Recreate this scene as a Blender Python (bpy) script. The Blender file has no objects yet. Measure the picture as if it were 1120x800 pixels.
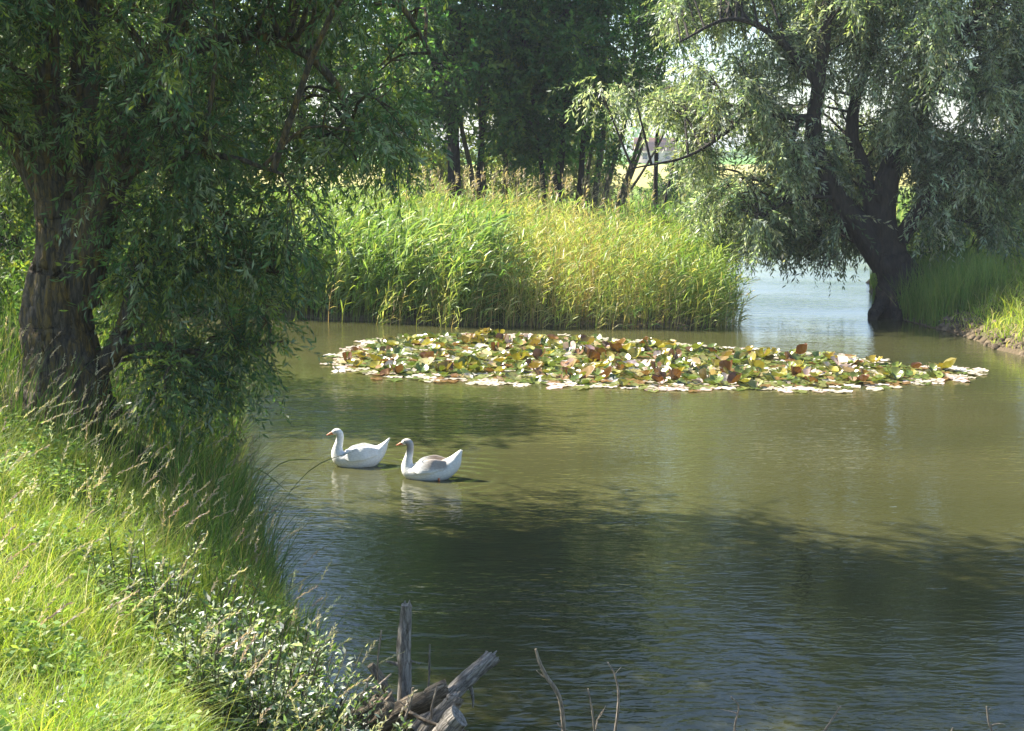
import bpy, math
import numpy as np
from mathutils import Vector

R = math.radians
C = bpy.context.scene.collection
scene = bpy.context.scene

# ------------------------------------------------------------------ camera, sky, sun, exposure
CAM_H, PITCH, FPX = 4.0, R(8.9), 1500.0
cam_data = bpy.data.cameras.new('camera')
cam_data.sensor_width = 36.0
cam_data.lens = 36.0 * FPX / 1120.0
cam_data.clip_start = 0.05
cam_data.clip_end = 6000.0
cam = bpy.data.objects.new('camera', cam_data)
C.objects.link(cam)
cam.location = (0, 0, CAM_H)
cam.rotation_euler = (R(90) - PITCH, 0, 0)
scene.camera = cam

SUN_H = np.array([-0.90, 0.435]); SUN_H /= np.linalg.norm(SUN_H)      # horizontal direction towards the sun
SUN_EL = R(43)
sun_dir = Vector((SUN_H[0] * math.cos(SUN_EL), SUN_H[1] * math.cos(SUN_EL), math.sin(SUN_EL)))
world = bpy.data.worlds.new('World')
scene.world = world
world.use_nodes = True
wn = world.node_tree
sky = wn.nodes.new('ShaderNodeTexSky')
sky.sky_type = 'NISHITA'
sky.sun_disc = False
sky.sun_elevation = SUN_EL
sky.sun_rotation = math.atan2(SUN_H[0], SUN_H[1])
sky.air_density = 1.0
sky.dust_density = 0.9
sky.ozone_density = 2.5
bg = wn.nodes['Background']
wn.links.new(sky.outputs[0], bg.inputs[0])
bg.inputs[1].default_value = 0.09
sl = bpy.data.lights.new('sun', 'SUN')
sl.energy = 5.0
sl.angle = R(0.5)
sl.color = (1.0, 0.94, 0.82)
sun = bpy.data.objects.new('sun', sl)
C.objects.link(sun)
sun.rotation_euler = sun_dir.to_track_quat('Z', 'Y').to_euler()
sun.location = (-30, 20, 40)

scene.view_settings.view_transform = 'Standard'
scene.view_settings.look = 'None'
scene.view_settings.gamma = 1.0
scene.view_settings.exposure = 1.8
scene.view_settings.use_curve_mapping = False
HAZE = 0.00045
cy = scene.cycles
cy.max_bounces = 8
cy.diffuse_bounces = 5
cy.glossy_bounces = 3
cy.transmission_bounces = 4
cy.transparent_max_bounces = 4
cy.caustics_reflective = False
cy.caustics_refractive = False
cy.sample_clamp_indirect = 4.0

# ------------------------------------------------------------------ helpers
rng = np.random.default_rng(7)


def at(px, py, Y):
    """point that the photograph shows at (px, py), at distance Y along the view"""
    u = (px - 560.0) / FPX
    v = -(py - 400.0) / FPX
    dy = math.cos(PITCH) + v * math.sin(PITCH)
    dz = -math.sin(PITCH) + v * math.cos(PITCH)
    s = Y / dy
    return np.array([u * s, Y, CAM_H + dz * s])


def project(P):
    P = np.asarray(P)
    d = P - np.array([0, 0, CAM_H])
    f = d[..., 1] * math.cos(PITCH) - d[..., 2] * math.sin(PITCH)
    u = d[..., 0] / f
    v = (d[..., 1] * math.sin(PITCH) + d[..., 2] * math.cos(PITCH)) / f
    return 560 + u * FPX, 400 - v * FPX, f


def norm(a):
    return a / np.maximum(np.linalg.norm(a, axis=-1, keepdims=True), 1e-9)


def rand_unit(n, r=None):
    r = r or rng
    return norm(r.normal(size=(n, 3)))


class MB:
    """collects vertex / quad blocks with a colour per vertex"""
    def __init__(self):
        self.V, self.F, self.T, self.M, self.n = [], [], [], [], 0

    def add(self, V, F, tint=(0.5, 0.5, 0.5), mi=0):
        V = np.asarray(V, dtype=np.float64).reshape(-1, 3)
        F = np.asarray(F, dtype=np.int64)
        t = np.asarray(tint, dtype=np.float64)
        if t.ndim == 1:
            t = np.tile(t, (len(V), 1))
        self.V.append(V); self.T.append(t)
        self.F.append(F + self.n); self.M.append(np.full(len(F), mi))
        self.n += len(V)

    def build(self, name, mats, parent=None, base=(0, 0, 0), smooth=False):
        V = np.concatenate(self.V) - np.asarray(base)
        T = np.concatenate(self.T)
        loops, starts, tot, mi = [], [], [], []
        k = 0
        for F, M in zip(self.F, self.M):
            if len(F) == 0:
                continue
            w = F.shape[1]
            loops.append(F.reshape(-1))
            starts.append(k + np.arange(len(F)) * w)
            k += F.size
            mi.append(M)
        loops = np.concatenate(loops); starts = np.concatenate(starts); mi = np.concatenate(mi)
        me = bpy.data.meshes.new(name)
        me.vertices.add(len(V)); me.loops.add(len(loops)); me.polygons.add(len(starts))
        me.vertices.foreach_set('co', V.reshape(-1).astype(np.float32))
        me.polygons.foreach_set('loop_start', starts.astype(np.int32))
        me.loops.foreach_set('vertex_index', loops.astype(np.int32))
        me.polygons.foreach_set('material_index', mi.astype(np.int32))
        if smooth:
            me.polygons.foreach_set('use_smooth', np.ones(len(starts), dtype=bool))
        me.update(calc_edges=True)
        at_ = me.attributes.new('tint', 'FLOAT_COLOR', 'POINT')
        at_.data.foreach_set('color', np.concatenate([T, np.ones((len(T), 1))], 1).reshape(-1).astype(np.float32))
        for m in (mats if isinstance(mats, (list, tuple)) else [mats]):
            me.materials.append(m)
        o = bpy.data.objects.new(name, me)
        C.objects.link(o)
        if parent is not None:
            o.parent = parent
        else:
            o.location = base
        return o


def tag(o, label=None, cat=None, group=None, kind=None):
    if label: o['label'] = label
    if cat: o['category'] = cat
    if group: o['group'] = group
    if kind: o['kind'] = kind
    return o


def empty(name, loc, label, cat, group=None):
    o = bpy.data.objects.new(name, None)
    o.empty_display_size = 0.2
    C.objects.link(o)
    o.location = loc
    return tag(o, label, cat, group)


def smooth_path(P, n):
    """Catmull-Rom resampling of a polyline (any number of columns)"""
    P = np.asarray(P, dtype=float)
    Q = np.vstack([2 * P[0] - P[1], P, 2 * P[-1] - P[-2]])
    t = np.linspace(0, len(P) - 1 - 1e-6, n)
    i = t.astype(int); f = (t - i)[:, None]
    p0, p1, p2, p3 = Q[i], Q[i + 1], Q[i + 2], Q[i + 3]
    return 0.5 * (2 * p1 + (p2 - p0) * f + (2 * p0 - 5 * p1 + 4 * p2 - p3) * f**2 + (3 * p1 - p0 - 3 * p2 + p3) * f**3)


def tube(mb, P, rad, sides=8, tint=(0.1, 0.08, 0.06), rough=0.0, seed=0, mi=0, cap=True, ridge=0.0):
    P = np.asarray(P, float); n = len(P)
    rad = np.asarray(rad, float)
    T = norm(np.gradient(P, axis=0))
    ref = np.array([0.0, 1.0, 0.13]) if abs(T[0][1]) < 0.8 else np.array([1.0, 0, 0.1])
    a = np.zeros_like(P); b = np.zeros_like(P)
    cur = ref
    for i in range(n):
        cur = cur - T[i] * np.dot(cur, T[i]); cur /= np.linalg.norm(cur)
        a[i] = cur; b[i] = np.cross(T[i], cur)
    th = np.linspace(0, 2 * np.pi, sides, endpoint=False)
    rr = np.repeat(rad[:, None], sides, 1)
    if rough:
        r_ = np.random.default_rng(seed)
        ph = r_.uniform(0, 6.28, 6)
        s = np.arange(n)[:, None]
        rr = rr * (1 + rough * (np.sin(3 * th[None] + ph[0] + 0.12 * s) * 0.5 + np.sin(5 * th[None] + ph[1] - 0.16 * s) * 0.35
                                + np.sin(2 * th[None] + ph[2] + 0.3 * s) * 0.5 + r_.normal(size=(n, sides)) * (0.0 if ridge else 0.25)))
    if ridge:
        r_ = np.random.default_rng(seed + 9)
        wob = np.cumsum(r_.normal(size=n) * .10)[:, None] + 0.6 * np.sin(th[None] * 2 + np.arange(n)[:, None] * .15)
        wob2 = np.cumsum(r_.normal(size=n) * .12)[:, None]
        rr = rr * (1 + ridge * (np.abs(np.sin(6.5 * th[None] + wob)) - .6) + ridge * .6 * (np.abs(np.sin(11 * th[None] + wob2)) - .6) + r_.normal(size=(1, sides)) * ridge * .22)
    V = P[:, None] + rr[..., None] * (np.cos(th)[None, :, None] * a[:, None] + np.sin(th)[None, :, None] * b[:, None])
    i = np.arange(n - 1)[:, None] * sides; j = np.arange(sides)[None]
    F = np.stack([i + j, i + (j + 1) % sides, i + sides + (j + 1) % sides, i + sides + j], -1).reshape(-1, 4)
    mb.add(V.reshape(-1, 3), F, tint, mi)
    if cap:
        mb.add(V[-1], np.arange(sides)[None], tint, mi)
        mb.add(V[0], np.arange(sides)[None][:, ::-1], tint, mi)


def leaves(mb, B, D, L, W, tint, up_bias=0.4, mi=0, fold=False, r=None):
    """one rhombic leaf per row: base B, direction D, length L, width W"""
    r = r or rng
    n = len(B)
    D = norm(D)
    N = norm(rand_unit(n, r) + np.array([0, 0, up_bias]))
    S = norm(np.cross(D, N))
    N = np.cross(S, D)
    L = np.broadcast_to(L, n)[:, None]; W = np.broadcast_to(W, n)[:, None]
    mid = B + D * L * 0.45
    tip = B + D * L + N * L * -0.10
    tint = np.broadcast_to(tint, (n, 3))
    if fold:
        V = np.stack([B, mid + S * W * .5 + N * W * .12, tip, mid - S * W * .5 + N * W * .12, mid - N * W * .02], 1)
        V = V.reshape(-1, 3)
        k = np.arange(n)[:, None] * 5
        F = np.concatenate([k + np.array([[0, 4, 1]]), k + np.array([[4, 2, 1]]), k + np.array([[0, 3, 4]]), k + np.array([[4, 3, 2]])])
        mb.add(V, F, np.repeat(tint, 5, 0), mi)
    else:
        V = np.stack([B, mid + S * W * .5, tip, mid - S * W * .5], 1).reshape(-1, 3)
        F = (np.arange(n)[:, None] * 4 + np.arange(4)[None])
        mb.add(V, F, np.repeat(tint, 4, 0), mi)


def blades(mb, B, H, lean, W, tint, curl=1.0, segs=3, tip_tint=None):
    """grass blades: base B, height H, horizontal lean vector (fraction of H), width W"""
    n = len(B)
    H = np.broadcast_to(H, n)[:, None]; W = np.broadcast_to(W, n)[:, None]
    lean3 = np.concatenate([lean, np.zeros((n, 1))], 1)
    az = rng.uniform(0, 2 * np.pi, n)
    S = np.stack([np.cos(az), np.sin(az) * 0.6, np.zeros(n)], 1)
    rows = []
    droop = np.linalg.norm(lean, axis=1, keepdims=True)
    for k in range(segs + 1):
        t = k / segs
        p = B + np.array([0, 0, 1.0]) * H * (t - 0.35 * curl * droop * t**2.5) + lean3 * H * t**1.8
        w = W * (1 - t)**0.6 if k < segs else W * 0.06
        rows.append(p - S * w * .5); rows.append(p + S * w * .5)
    V = np.stack(rows, 1).reshape(-1, 3)
    m = 2 * (segs + 1)
    k = np.arange(n)[:, None] * m
    F = np.concatenate([k + np.array([[2 * s, 2 * s + 1, 2 * s + 3, 2 * s + 2]]) for s in range(segs)])
    tint = np.broadcast_to(tint, (n, 3))
    mb.add(V, F, np.repeat(tint, m, 0))


def tints(n, cols, weights=None, var=0.25):
    cols = np.asarray(cols, float)
    i = rng.choice(len(cols), n, p=weights)
    return np.clip(cols[i] * rng.uniform(1 - var, 1 + var, (n, 1)) * rng.uniform(0.92, 1.08, (n, 3)), 0.005, 0.85)


# ------------------------------------------------------------------ materials
def mat(name):
    m = bpy.data.materials.new(name)
    m.use_nodes = True
    nt = m.node_tree
    nt.nodes.remove(nt.nodes['Principled BSDF'])
    return m, nt, nt.nodes['Material Output']


def N(nt, typ, **kw):
    n = nt.nodes.new(typ)
    for k, v in kw.items():
        if k.startswith('_'):
            setattr(n, k[1:], v)
        else:
            n.inputs[k.replace('_', ' ')].default_value = v
    return n


def leaf_mat(name, trans=0.35, rough=0.45, spec=0.35, boost=(1.5, 1.6, 0.7)):
    m, nt, out = mat(name)
    a = N(nt, 'ShaderNodeAttribute', _attribute_name='tint')
    p = N(nt, 'ShaderNodeBsdfPrincipled', Roughness=rough)
    p.inputs['Specular IOR Level'].default_value = spec
    nt.links.new(a.outputs['Color'], p.inputs['Base Color'])
    t = N(nt, 'ShaderNodeBsdfTranslucent')
    mul = N(nt, 'ShaderNodeMix', _data_type='RGBA', _blend_type='MULTIPLY')
    mul.inputs[0].default_value = 1.0
    mul.inputs[7].default_value = (*boost, 1)
    nt.links.new(a.outputs['Color'], mul.inputs[6])
    nt.links.new(mul.outputs[2], t.inputs['Color'])
    mx = N(nt, 'ShaderNodeMixShader', Fac=trans)
    nt.links.new(p.outputs[0], mx.inputs[1]); nt.links.new(t.outputs[0], mx.inputs[2])
    nt.links.new(mx.outputs[0], out.inputs[0])
    return m


def bark_mat(name, dark, light, lichen=None, scale=1.0, amount=0.5, bump=0.6):
    m, nt, out = mat(name)
    co = N(nt, 'ShaderNodeTexCoord')
    mp = N(nt, 'ShaderNodeMapping'); mp.inputs['Scale'].default_value = (9 * scale, 9 * scale, 1.6 * scale)
    nt.links.new(co.outputs['Object'], mp.inputs[0])
    n1 = N(nt, 'ShaderNodeTexNoise', Scale=2.0, Detail=6.0, Roughness=0.65)
    nt.links.new(mp.outputs[0], n1.inputs['Vector'])
    v1 = N(nt, 'ShaderNodeTexVoronoi', Scale=1.6, _feature='DISTANCE_TO_EDGE')
    wv = N(nt, 'ShaderNodeVectorMath', _operation='MULTIPLY_ADD'); wv.inputs[1].default_value = (.9, .9, .9)
    nt.links.new(n1.outputs['Color'], wv.inputs[0]); nt.links.new(mp.outputs[0], wv.inputs[2])
    nt.links.new(wv.outputs[0], v1.inputs['Vector'])
    cr = N(nt, 'ShaderNodeValToRGB')
    cr.color_ramp.elements[0].position = 0.3; cr.color_ramp.elements[0].color = (*dark, 1)
    cr.color_ramp.elements[1].position = 0.72; cr.color_ramp.elements[1].color = (*light, 1)
    nt.links.new(n1.outputs[0], cr.inputs[0])
    col = cr.outputs[0]
    if lichen:
        n2 = N(nt, 'ShaderNodeTexNoise', Scale=1.5, Detail=7.0, Roughness=0.75)
        nt.links.new(mp.outputs[0], n2.inputs['Vector'])
        r2 = N(nt, 'ShaderNodeValToRGB')
        r2.color_ramp.elements[0].position = 0.55 - 0.1 * amount; r2.color_ramp.elements[1].position = 0.66
        nt.links.new(n2.outputs[0], r2.inputs[0])
        mx = N(nt, 'ShaderNodeMix', _data_type='RGBA'); mx.inputs[7].default_value = (*lichen, 1)
        nt.links.new(r2.outputs[0], mx.inputs[0]); nt.links.new(col, mx.inputs[6])
        col = mx.outputs[2]
    fur = N(nt, 'ShaderNodeMapRange', From_Min=0.0, From_Max=0.14, To_Min=0.42, To_Max=1.0)
    nt.links.new(v1.outputs['Distance'], fur.inputs['Value'])
    fm = N(nt, 'ShaderNodeMix', _data_type='RGBA', _blend_type='MULTIPLY'); fm.inputs[0].default_value = 1
    nt.links.new(col, fm.inputs[6]); nt.links.new(fur.outputs[0], fm.inputs[7])
    p = N(nt, 'ShaderNodeBsdfPrincipled', Roughness=0.9)
    nt.links.new(fm.outputs[2], p.inputs['Base Color'])
    mul = N(nt, 'ShaderNodeMath', _operation='ADD')
    nt.links.new(n1.outputs[0], mul.inputs[0]); nt.links.new(v1.outputs['Distance'], mul.inputs[1])
    b = N(nt, 'ShaderNodeBump', Strength=bump, Distance=0.05)
    nt.links.new(mul.outputs[0], b.inputs['Height']); nt.links.new(b.outputs[0], p.inputs['Normal'])
    nt.links.new(p.outputs[0], out.inputs[0])
    return m


def plain_mat(name, col, rough=0.6, var=0.15, scale=6.0, spec=0.3):
    m, nt, out = mat(name)
    co = N(nt, 'ShaderNodeTexCoord')
    n1 = N(nt, 'ShaderNodeTexNoise', Scale=scale, Detail=4.0)
    nt.links.new(co.outputs['Object'], n1.inputs['Vector'])
    cr = N(nt, 'ShaderNodeValToRGB')
    cr.color_ramp.elements[0].position = 0.3; cr.color_ramp.elements[1].position = 0.7
    cr.color_ramp.elements[0].color = (*[c * (1 - var) for c in col], 1)
    cr.color_ramp.elements[1].color = (*[min(1, c * (1 + var)) for c in col], 1)
    nt.links.new(n1.outputs[0], cr.inputs[0])
    p = N(nt, 'ShaderNodeBsdfPrincipled', Roughness=rough)
    p.inputs['Specular IOR Level'].default_value = spec
    nt.links.new(cr.outputs[0], p.inputs['Base Color'])
    nt.links.new(p.outputs[0], out.inputs[0])
    return m


def attr_mat(name, rough=0.6, spec=0.3, bump=0.0, scale=30):
    m, nt, out = mat(name)
    a = N(nt, 'ShaderNodeAttribute', _attribute_name='tint')
    p = N(nt, 'ShaderNodeBsdfPrincipled', Roughness=rough)
    p.inputs['Specular IOR Level'].default_value = spec
    nt.links.new(a.outputs['Color'], p.inputs['Base Color'])
    if bump:
        co = N(nt, 'ShaderNodeTexCoord')
        n1 = N(nt, 'ShaderNodeTexNoise', Scale=scale, Detail=3.0)
        nt.links.new(co.outputs['Object'], n1.inputs['Vector'])
        b = N(nt, 'ShaderNodeBump', Strength=bump, Distance=0.01)
        nt.links.new(n1.outputs[0], b.inputs['Height']); nt.links.new(b.outputs[0], p.inputs['Normal'])
    nt.links.new(p.outputs[0], out.inputs[0])
    return m


M_willow = leaf_mat('willow_leaf', 0.50, 0.38, 0.5, (1.4, 1.55, 0.7))
M_alder = leaf_mat('dark_tree_leaf', 0.5, 0.45, 0.35, (1.5, 1.7, 0.7))
M_grass = leaf_mat('grass_blade', 0.42, 0.5, 0.3, (1.35, 1.4, 0.7))
M_reed = leaf_mat('reed_blade', 0.40, 0.42, 0.4, (1.35, 1.4, 0.7))
M_shrub = leaf_mat('shrub_leaf', 0.38, 0.42, 0.7)
M_pad = leaf_mat('lily_pad_skin', 0.22, 0.28, 0.6, (1.3, 1.25, 0.7))
M_bark = bark_mat('willow_bark', (0.035, 0.027, 0.02), (0.16, 0.13, 0.09), (0.24, 0.15, 0.025), 1.0, 0.9, 0.9)
M_bark_dark = bark_mat('dark_bark', (0.014, 0.011, 0.009), (0.055, 0.041, 0.031), None, 0.6)
M_bark_pale = bark_mat('pale_stem_bark', (0.06, 0.05, 0.035), (0.22, 0.19, 0.12), (0.16, 0.17, 0.06), 0.8)
M_wood = bark_mat('weathered_wood', (0.18, 0.155, 0.13), (0.55, 0.50, 0.44), (0.10, 0.09, 0.05), 2.2, 0.3, 0.7)
M_wood_brown = bark_mat('brown_wood', (0.09, 0.065, 0.04), (0.36, 0.28, 0.19), (0.44, 0.37, 0.27), 2.2, 0.7, 0.8)
M_twig = bark_mat('twig_bark', (0.20, 0.16, 0.12), (0.48, 0.40, 0.31), None, 4.0)
M_feather = attr_mat('goose_feather', 0.75, 0.2, 0.0, 60)


def feather_detail(m):
    nt = m.node_tree
    p = next(n for n in nt.nodes if n.type == 'BSDF_PRINCIPLED'); a = next(n for n in nt.nodes if n.type == 'ATTRIBUTE')
    co = N(nt, 'ShaderNodeTexCoord')
    mp = N(nt, 'ShaderNodeMapping'); mp.inputs['Scale'].default_value = (18, 30, 34); mp.inputs['Rotation'].default_value = (0, R(14), 0)
    nt.links.new(co.outputs['Object'], mp.inputs[0])
    v = N(nt, 'ShaderNodeTexVoronoi', Scale=1.0, _feature='DISTANCE_TO_EDGE')
    nt.links.new(mp.outputs[0], v.inputs['Vector'])
    r = N(nt, 'ShaderNodeMapRange', From_Min=0.0, From_Max=0.16, To_Min=0.86, To_Max=1.0)
    nt.links.new(v.outputs['Distance'], r.inputs['Value'])
    n = N(nt, 'ShaderNodeTexNoise', Scale=7.0, Detail=4.0); nt.links.new(co.outputs['Object'], n.inputs['Vector'])
    cr = N(nt, 'ShaderNodeValToRGB')
    cr.color_ramp.elements[0].position = .35; cr.color_ramp.elements[0].color = (.95, .92, .88, 1)
    cr.color_ramp.elements[1].position = .6; cr.color_ramp.elements[1].color = (1, 1, 1, 1)
    nt.links.new(n.outputs[0], cr.inputs[0])
    m1 = N(nt, 'ShaderNodeMix', _data_type='RGBA', _blend_type='MULTIPLY'); m1.inputs[0].default_value = 1
    nt.links.new(a.outputs['Color'], m1.inputs[6]); nt.links.new(cr.outputs[0], m1.inputs[7])
    m2 = N(nt, 'ShaderNodeMix', _data_type='RGBA', _blend_type='MULTIPLY'); m2.inputs[0].default_value = 1
    nt.links.new(m1.outputs[2], m2.inputs[6]); nt.links.new(r.outputs[0], m2.inputs[7])
    nt.links.new(m2.outputs[2], p.inputs['Base Color'])
    b = N(nt, 'ShaderNodeBump', Strength=.3, Distance=.008)
    nt.links.new(v.outputs['Distance'], b.inputs['Height']); nt.links.new(b.outputs[0], p.inputs['Normal'])


feather_detail(M_feather)
M_bill = plain_mat('goose_bill', (0.46, 0.15, 0.06), 0.4)
M_eye = plain_mat('goose_eye', (0.01, 0.01, 0.015), 0.1, spec=0.6)


def ground_material():
    m, nt, out = mat('ground_soil_and_turf')
    geo = N(nt, 'ShaderNodeNewGeometry')
    sep = N(nt, 'ShaderNodeSeparateXYZ')
    nt.links.new(geo.outputs['Position'], sep.inputs[0])
    n1 = N(nt, 'ShaderNodeTexNoise', Scale=1.3, Detail=8.0, Roughness=0.65)
    nt.links.new(geo.outputs['Position'], n1.inputs['Vector'])
    near = N(nt, 'ShaderNodeValToRGB')
    e = near.color_ramp.elements
    e[0].position = 0.35; e[0].color = (0.05, 0.045, 0.02, 1)
    e[1].position = 0.65; e[1].color = (0.07, 0.11, 0.025, 1)
    nt.links.new(n1.outputs[0], near.inputs[0])
    # soil strip just above the water
    soil = N(nt, 'ShaderNodeMapRange', From_Min=0.10, From_Max=0.42)
    addn = N(nt, 'ShaderNodeMath', _operation='MULTIPLY_ADD'); addn.inputs[1].default_value = 0.5; addn.inputs[2].default_value = -0.2
    nt.links.new(n1.outputs[0], addn.inputs[0])
    zz = N(nt, 'ShaderNodeMath', _operation='ADD')
    nt.links.new(sep.outputs['Z'], zz.inputs[0]); nt.links.new(addn.outputs[0], zz.inputs[1])
    nt.links.new(zz.outputs[0], soil.inputs['Value'])
    sm = N(nt, 'ShaderNodeMix', _data_type='RGBA'); sm.inputs[6].default_value = (0.115, 0.088, 0.055, 1)
    nt.links.new(soil.outputs[0], sm.inputs[0]); nt.links.new(near.outputs[0], sm.inputs[7])
    # far fields: green, straw, green with distance
    mp = N(nt, 'ShaderNodeMapping'); mp.inputs['Scale'].default_value = (0.004, 0.02, 0)
    nt.links.new(geo.outputs['Position'], mp.inputs[0])
    n2 = N(nt, 'ShaderNodeTexNoise', Scale=1.0, Detail=4.0)
    nt.links.new(mp.outputs[0], n2.inputs['Vector'])
    wob = N(nt, 'ShaderNodeMath', _operation='MULTIPLY_ADD'); wob.inputs[1].default_value = 90.0
    nt.links.new(n2.outputs[0], wob.inputs[0]); nt.links.new(sep.outputs['Y'], wob.inputs[2])
    fr = N(nt, 'ShaderNodeMapRange', From_Min=0.0, From_Max=1000.0)
    nt.links.new(wob.outputs[0], fr.inputs['Value'])
    far = N(nt, 'ShaderNodeValToRGB')
    e = far.color_ramp.elements
    e[0].position = 0.0; e[0].color = (0.12, 0.19, 0.035, 1)
    e[1].position = 1.0; e[1].color = (0.13, 0.24, 0.06, 1)
    for p_, c_ in ((0.14, (0.13, 0.21, 0.04, 1)), (0.17, (0.40, 0.36, 0.13, 1)), (0.33, (0.42, 0.37, 0.15, 1)), (0.36, (0.13, 0.27, 0.05, 1))):
        x = e.new(p_); x.color = c_
    nt.links.new(fr.outputs[0], far.inputs[0])
    fm = N(nt, 'ShaderNodeMapRange', From_Min=52.0, From_Max=75.0)
    nt.links.new(sep.outputs['Y'], fm.inputs['Value'])
    mx = N(nt, 'ShaderNodeMix', _data_type='RGBA')
    nt.links.new(fm.outputs[0], mx.inputs[0]); nt.links.new(sm.outputs[2], mx.inputs[6]); nt.links.new(far.outputs[0], mx.inputs[7])
    p = N(nt, 'ShaderNodeBsdfPrincipled', Roughness=0.95)
    p.inputs['Specular IOR Level'].default_value = 0.1
    nt.links.new(mx.outputs[2], p.inputs['Base Color'])
    n3 = N(nt, 'ShaderNodeTexNoise', Scale=14.0, Detail=5.0)
    nt.links.new(geo.outputs['Position'], n3.inputs['Vector'])
    b = N(nt, 'ShaderNodeBump', Strength=0.8, Distance=0.08)
    nt.links.new(n3.outputs[0], b.inputs['Height']); nt.links.new(b.outputs[0], p.inputs['Normal'])
    nt.links.new(p.outputs[0], out.inputs[0])
    return m


def water_material():
    m, nt, out = mat('murky_pond_water')
    geo = N(nt, 'ShaderNodeNewGeometry')

    def noise(sx, sy, scale, detail=2.0, dist=0.0, rot=0.0):
        mp = N(nt, 'ShaderNodeMapping'); mp.inputs['Scale'].default_value = (sx, sy, 1)
        mp.inputs['Rotation'].default_value = (0, 0, rot)
        nt.links.new(geo.outputs['Position'], mp.inputs[0])
        n = N(nt, 'ShaderNodeTexNoise', Scale=scale, Detail=detail, Distortion=dist)
        nt.links.new(mp.outputs[0], n.inputs['Vector'])
        return n.outputs[0]

    def math_(op, a, b):
        n = N(nt, 'ShaderNodeMath', _operation=op)
        for i, x in enumerate((a, b)):
            if isinstance(x, (int, float)): n.inputs[i].default_value = x
            else: nt.links.new(x, n.inputs[i])
        return n.outputs[0]
    fine = noise(2.2, 5.0, 3.2, 2.0, 0.3, 0.12)
    mid = noise(0.9, 3.0, 1.6, 2.0, 0.5, -0.1)
    broad = noise(0.5, 0.9, 0.35, 1.0)                     # where the breeze ruffles the pond
    gust = N(nt, 'ShaderNodeMapRange', From_Min=0.35, From_Max=0.68, To_Min=0.3, To_Max=1.1)
    nt.links.new(broad, gust.inputs['Value'])
    # ring waves running out from the driftwood
    mp = N(nt, 'ShaderNodeMapping'); mp.inputs['Location'].default_value = (0.6, -9.4, 0)
    nt.links.new(geo.outputs['Position'], mp.inputs[0])
    ring = N(nt, 'ShaderNodeTexWave', _wave_type='RINGS', _rings_direction='SPHERICAL', Scale=0.85, Distortion=2.0, Detail=2.0)
    ring.inputs['Detail Scale'].default_value = 0.6
    nt.links.new(mp.outputs[0], ring.inputs['Vector'])
    ln = N(nt, 'ShaderNodeVectorMath', _operation='LENGTH'); nt.links.new(mp.outputs[0], ln.inputs[0])
    fall = N(nt, 'ShaderNodeMapRange', From_Min=0.4, From_Max=4.5, To_Min=0.28, To_Max=0.0)
    nt.links.new(ln.outputs['Value'], fall.inputs['Value'])
    h = math_('ADD', math_('MULTIPLY', fine, 0.45), math_('MULTIPLY', mid, 0.75))
    h = math_('MULTIPLY', h, gust.outputs[0])
    h = math_('ADD', h, math_('MULTIPLY', ring.outputs['Fac'], fall.outputs[0]))
    for gx_, gy_ in ((-1.75, 17.25), (-0.75, 16.55)):          # small rings round each swimming goose
        m2 = N(nt, 'ShaderNodeMapping'); m2.inputs['Location'].default_value = (-gx_, -gy_, 0)
        nt.links.new(geo.outputs['Position'], m2.inputs[0])
        rg = N(nt, 'ShaderNodeTexWave', _wave_type='RINGS', _rings_direction='SPHERICAL', Scale=1.3, Distortion=1.5, Detail=1.0)
        nt.links.new(m2.outputs[0], rg.inputs['Vector'])
        l2 = N(nt, 'ShaderNodeVectorMath', _operation='LENGTH'); nt.links.new(m2.outputs[0], l2.inputs[0])
        f2 = N(nt, 'ShaderNodeMapRange', From_Min=0.3, From_Max=1.5, To_Min=0.28, To_Max=0.0)
        nt.links.new(l2.outputs['Value'], f2.inputs['Value'])
        h = math_('ADD', h, math_('MULTIPLY', rg.outputs['Fac'], f2.outputs[0]))
    b = N(nt, 'ShaderNodeBump', Strength=1.0, Distance=0.018)
    nt.links.new(h, b.inputs['Height'])
    murk = noise(0.35, 0.5, 0.5, 4.0)
    cr = N(nt, 'ShaderNodeValToRGB')
    cr.color_ramp.elements[0].position = 0.3; cr.color_ramp.elements[0].color = (0.044, 0.046, 0.017, 1)
    cr.color_ramp.elements[1].position = 0.7; cr.color_ramp.elements[1].color = (0.068, 0.066, 0.026, 1)
    nt.links.new(murk, cr.inputs[0])
    p = N(nt, 'ShaderNodeBsdfPrincipled', Roughness=0.04, IOR=1.33)
    nt.links.new(cr.outputs[0], p.inputs['Base Color'])
    nt.links.new(b.outputs[0], p.inputs['Normal'])
    nt.links.new(p.outputs[0], out.inputs[0])
    return m


# ------------------------------------------------------------------ terrain and water
POND = np.array([(18, 5.6), (6, 6.2), (2, 6.3), (0.3, 6.4), (-0.45, 6.9), (-0.95, 7.9), (-1.3, 9.2), (-1.85, 11), (-2.4, 13), (-3.2, 16), (-4.1, 19.5), (-5.3, 23),
                 (-8, 27), (-12, 30), (-18, 32), (-18, 35), (-10, 34), (-5, 32.8), (-2, 31.7), (4, 31.1), (4.8, 31.7), (5.2, 35), (4.6, 45),
                 (5.0, 58), (3, 68), (12, 74), (22, 70), (15, 55), (11, 42), (9.5, 35.5), (9.2, 33), (9.7, 31), (10.0, 27), (11, 22), (15, 16), (19, 10)], float)

_q = np.random.default_rng(17)
_pts = []
for _a, _b in zip(POND, np.roll(POND, -1, 0)):
    _m = max(1, int(np.linalg.norm(_b - _a) / 0.7))
    for _k in range(_m):
        _pts.append(_a + (_b - _a) * _k / _m + _q.normal(size=2) * 0.09)
POND = np.array(_pts)


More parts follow.
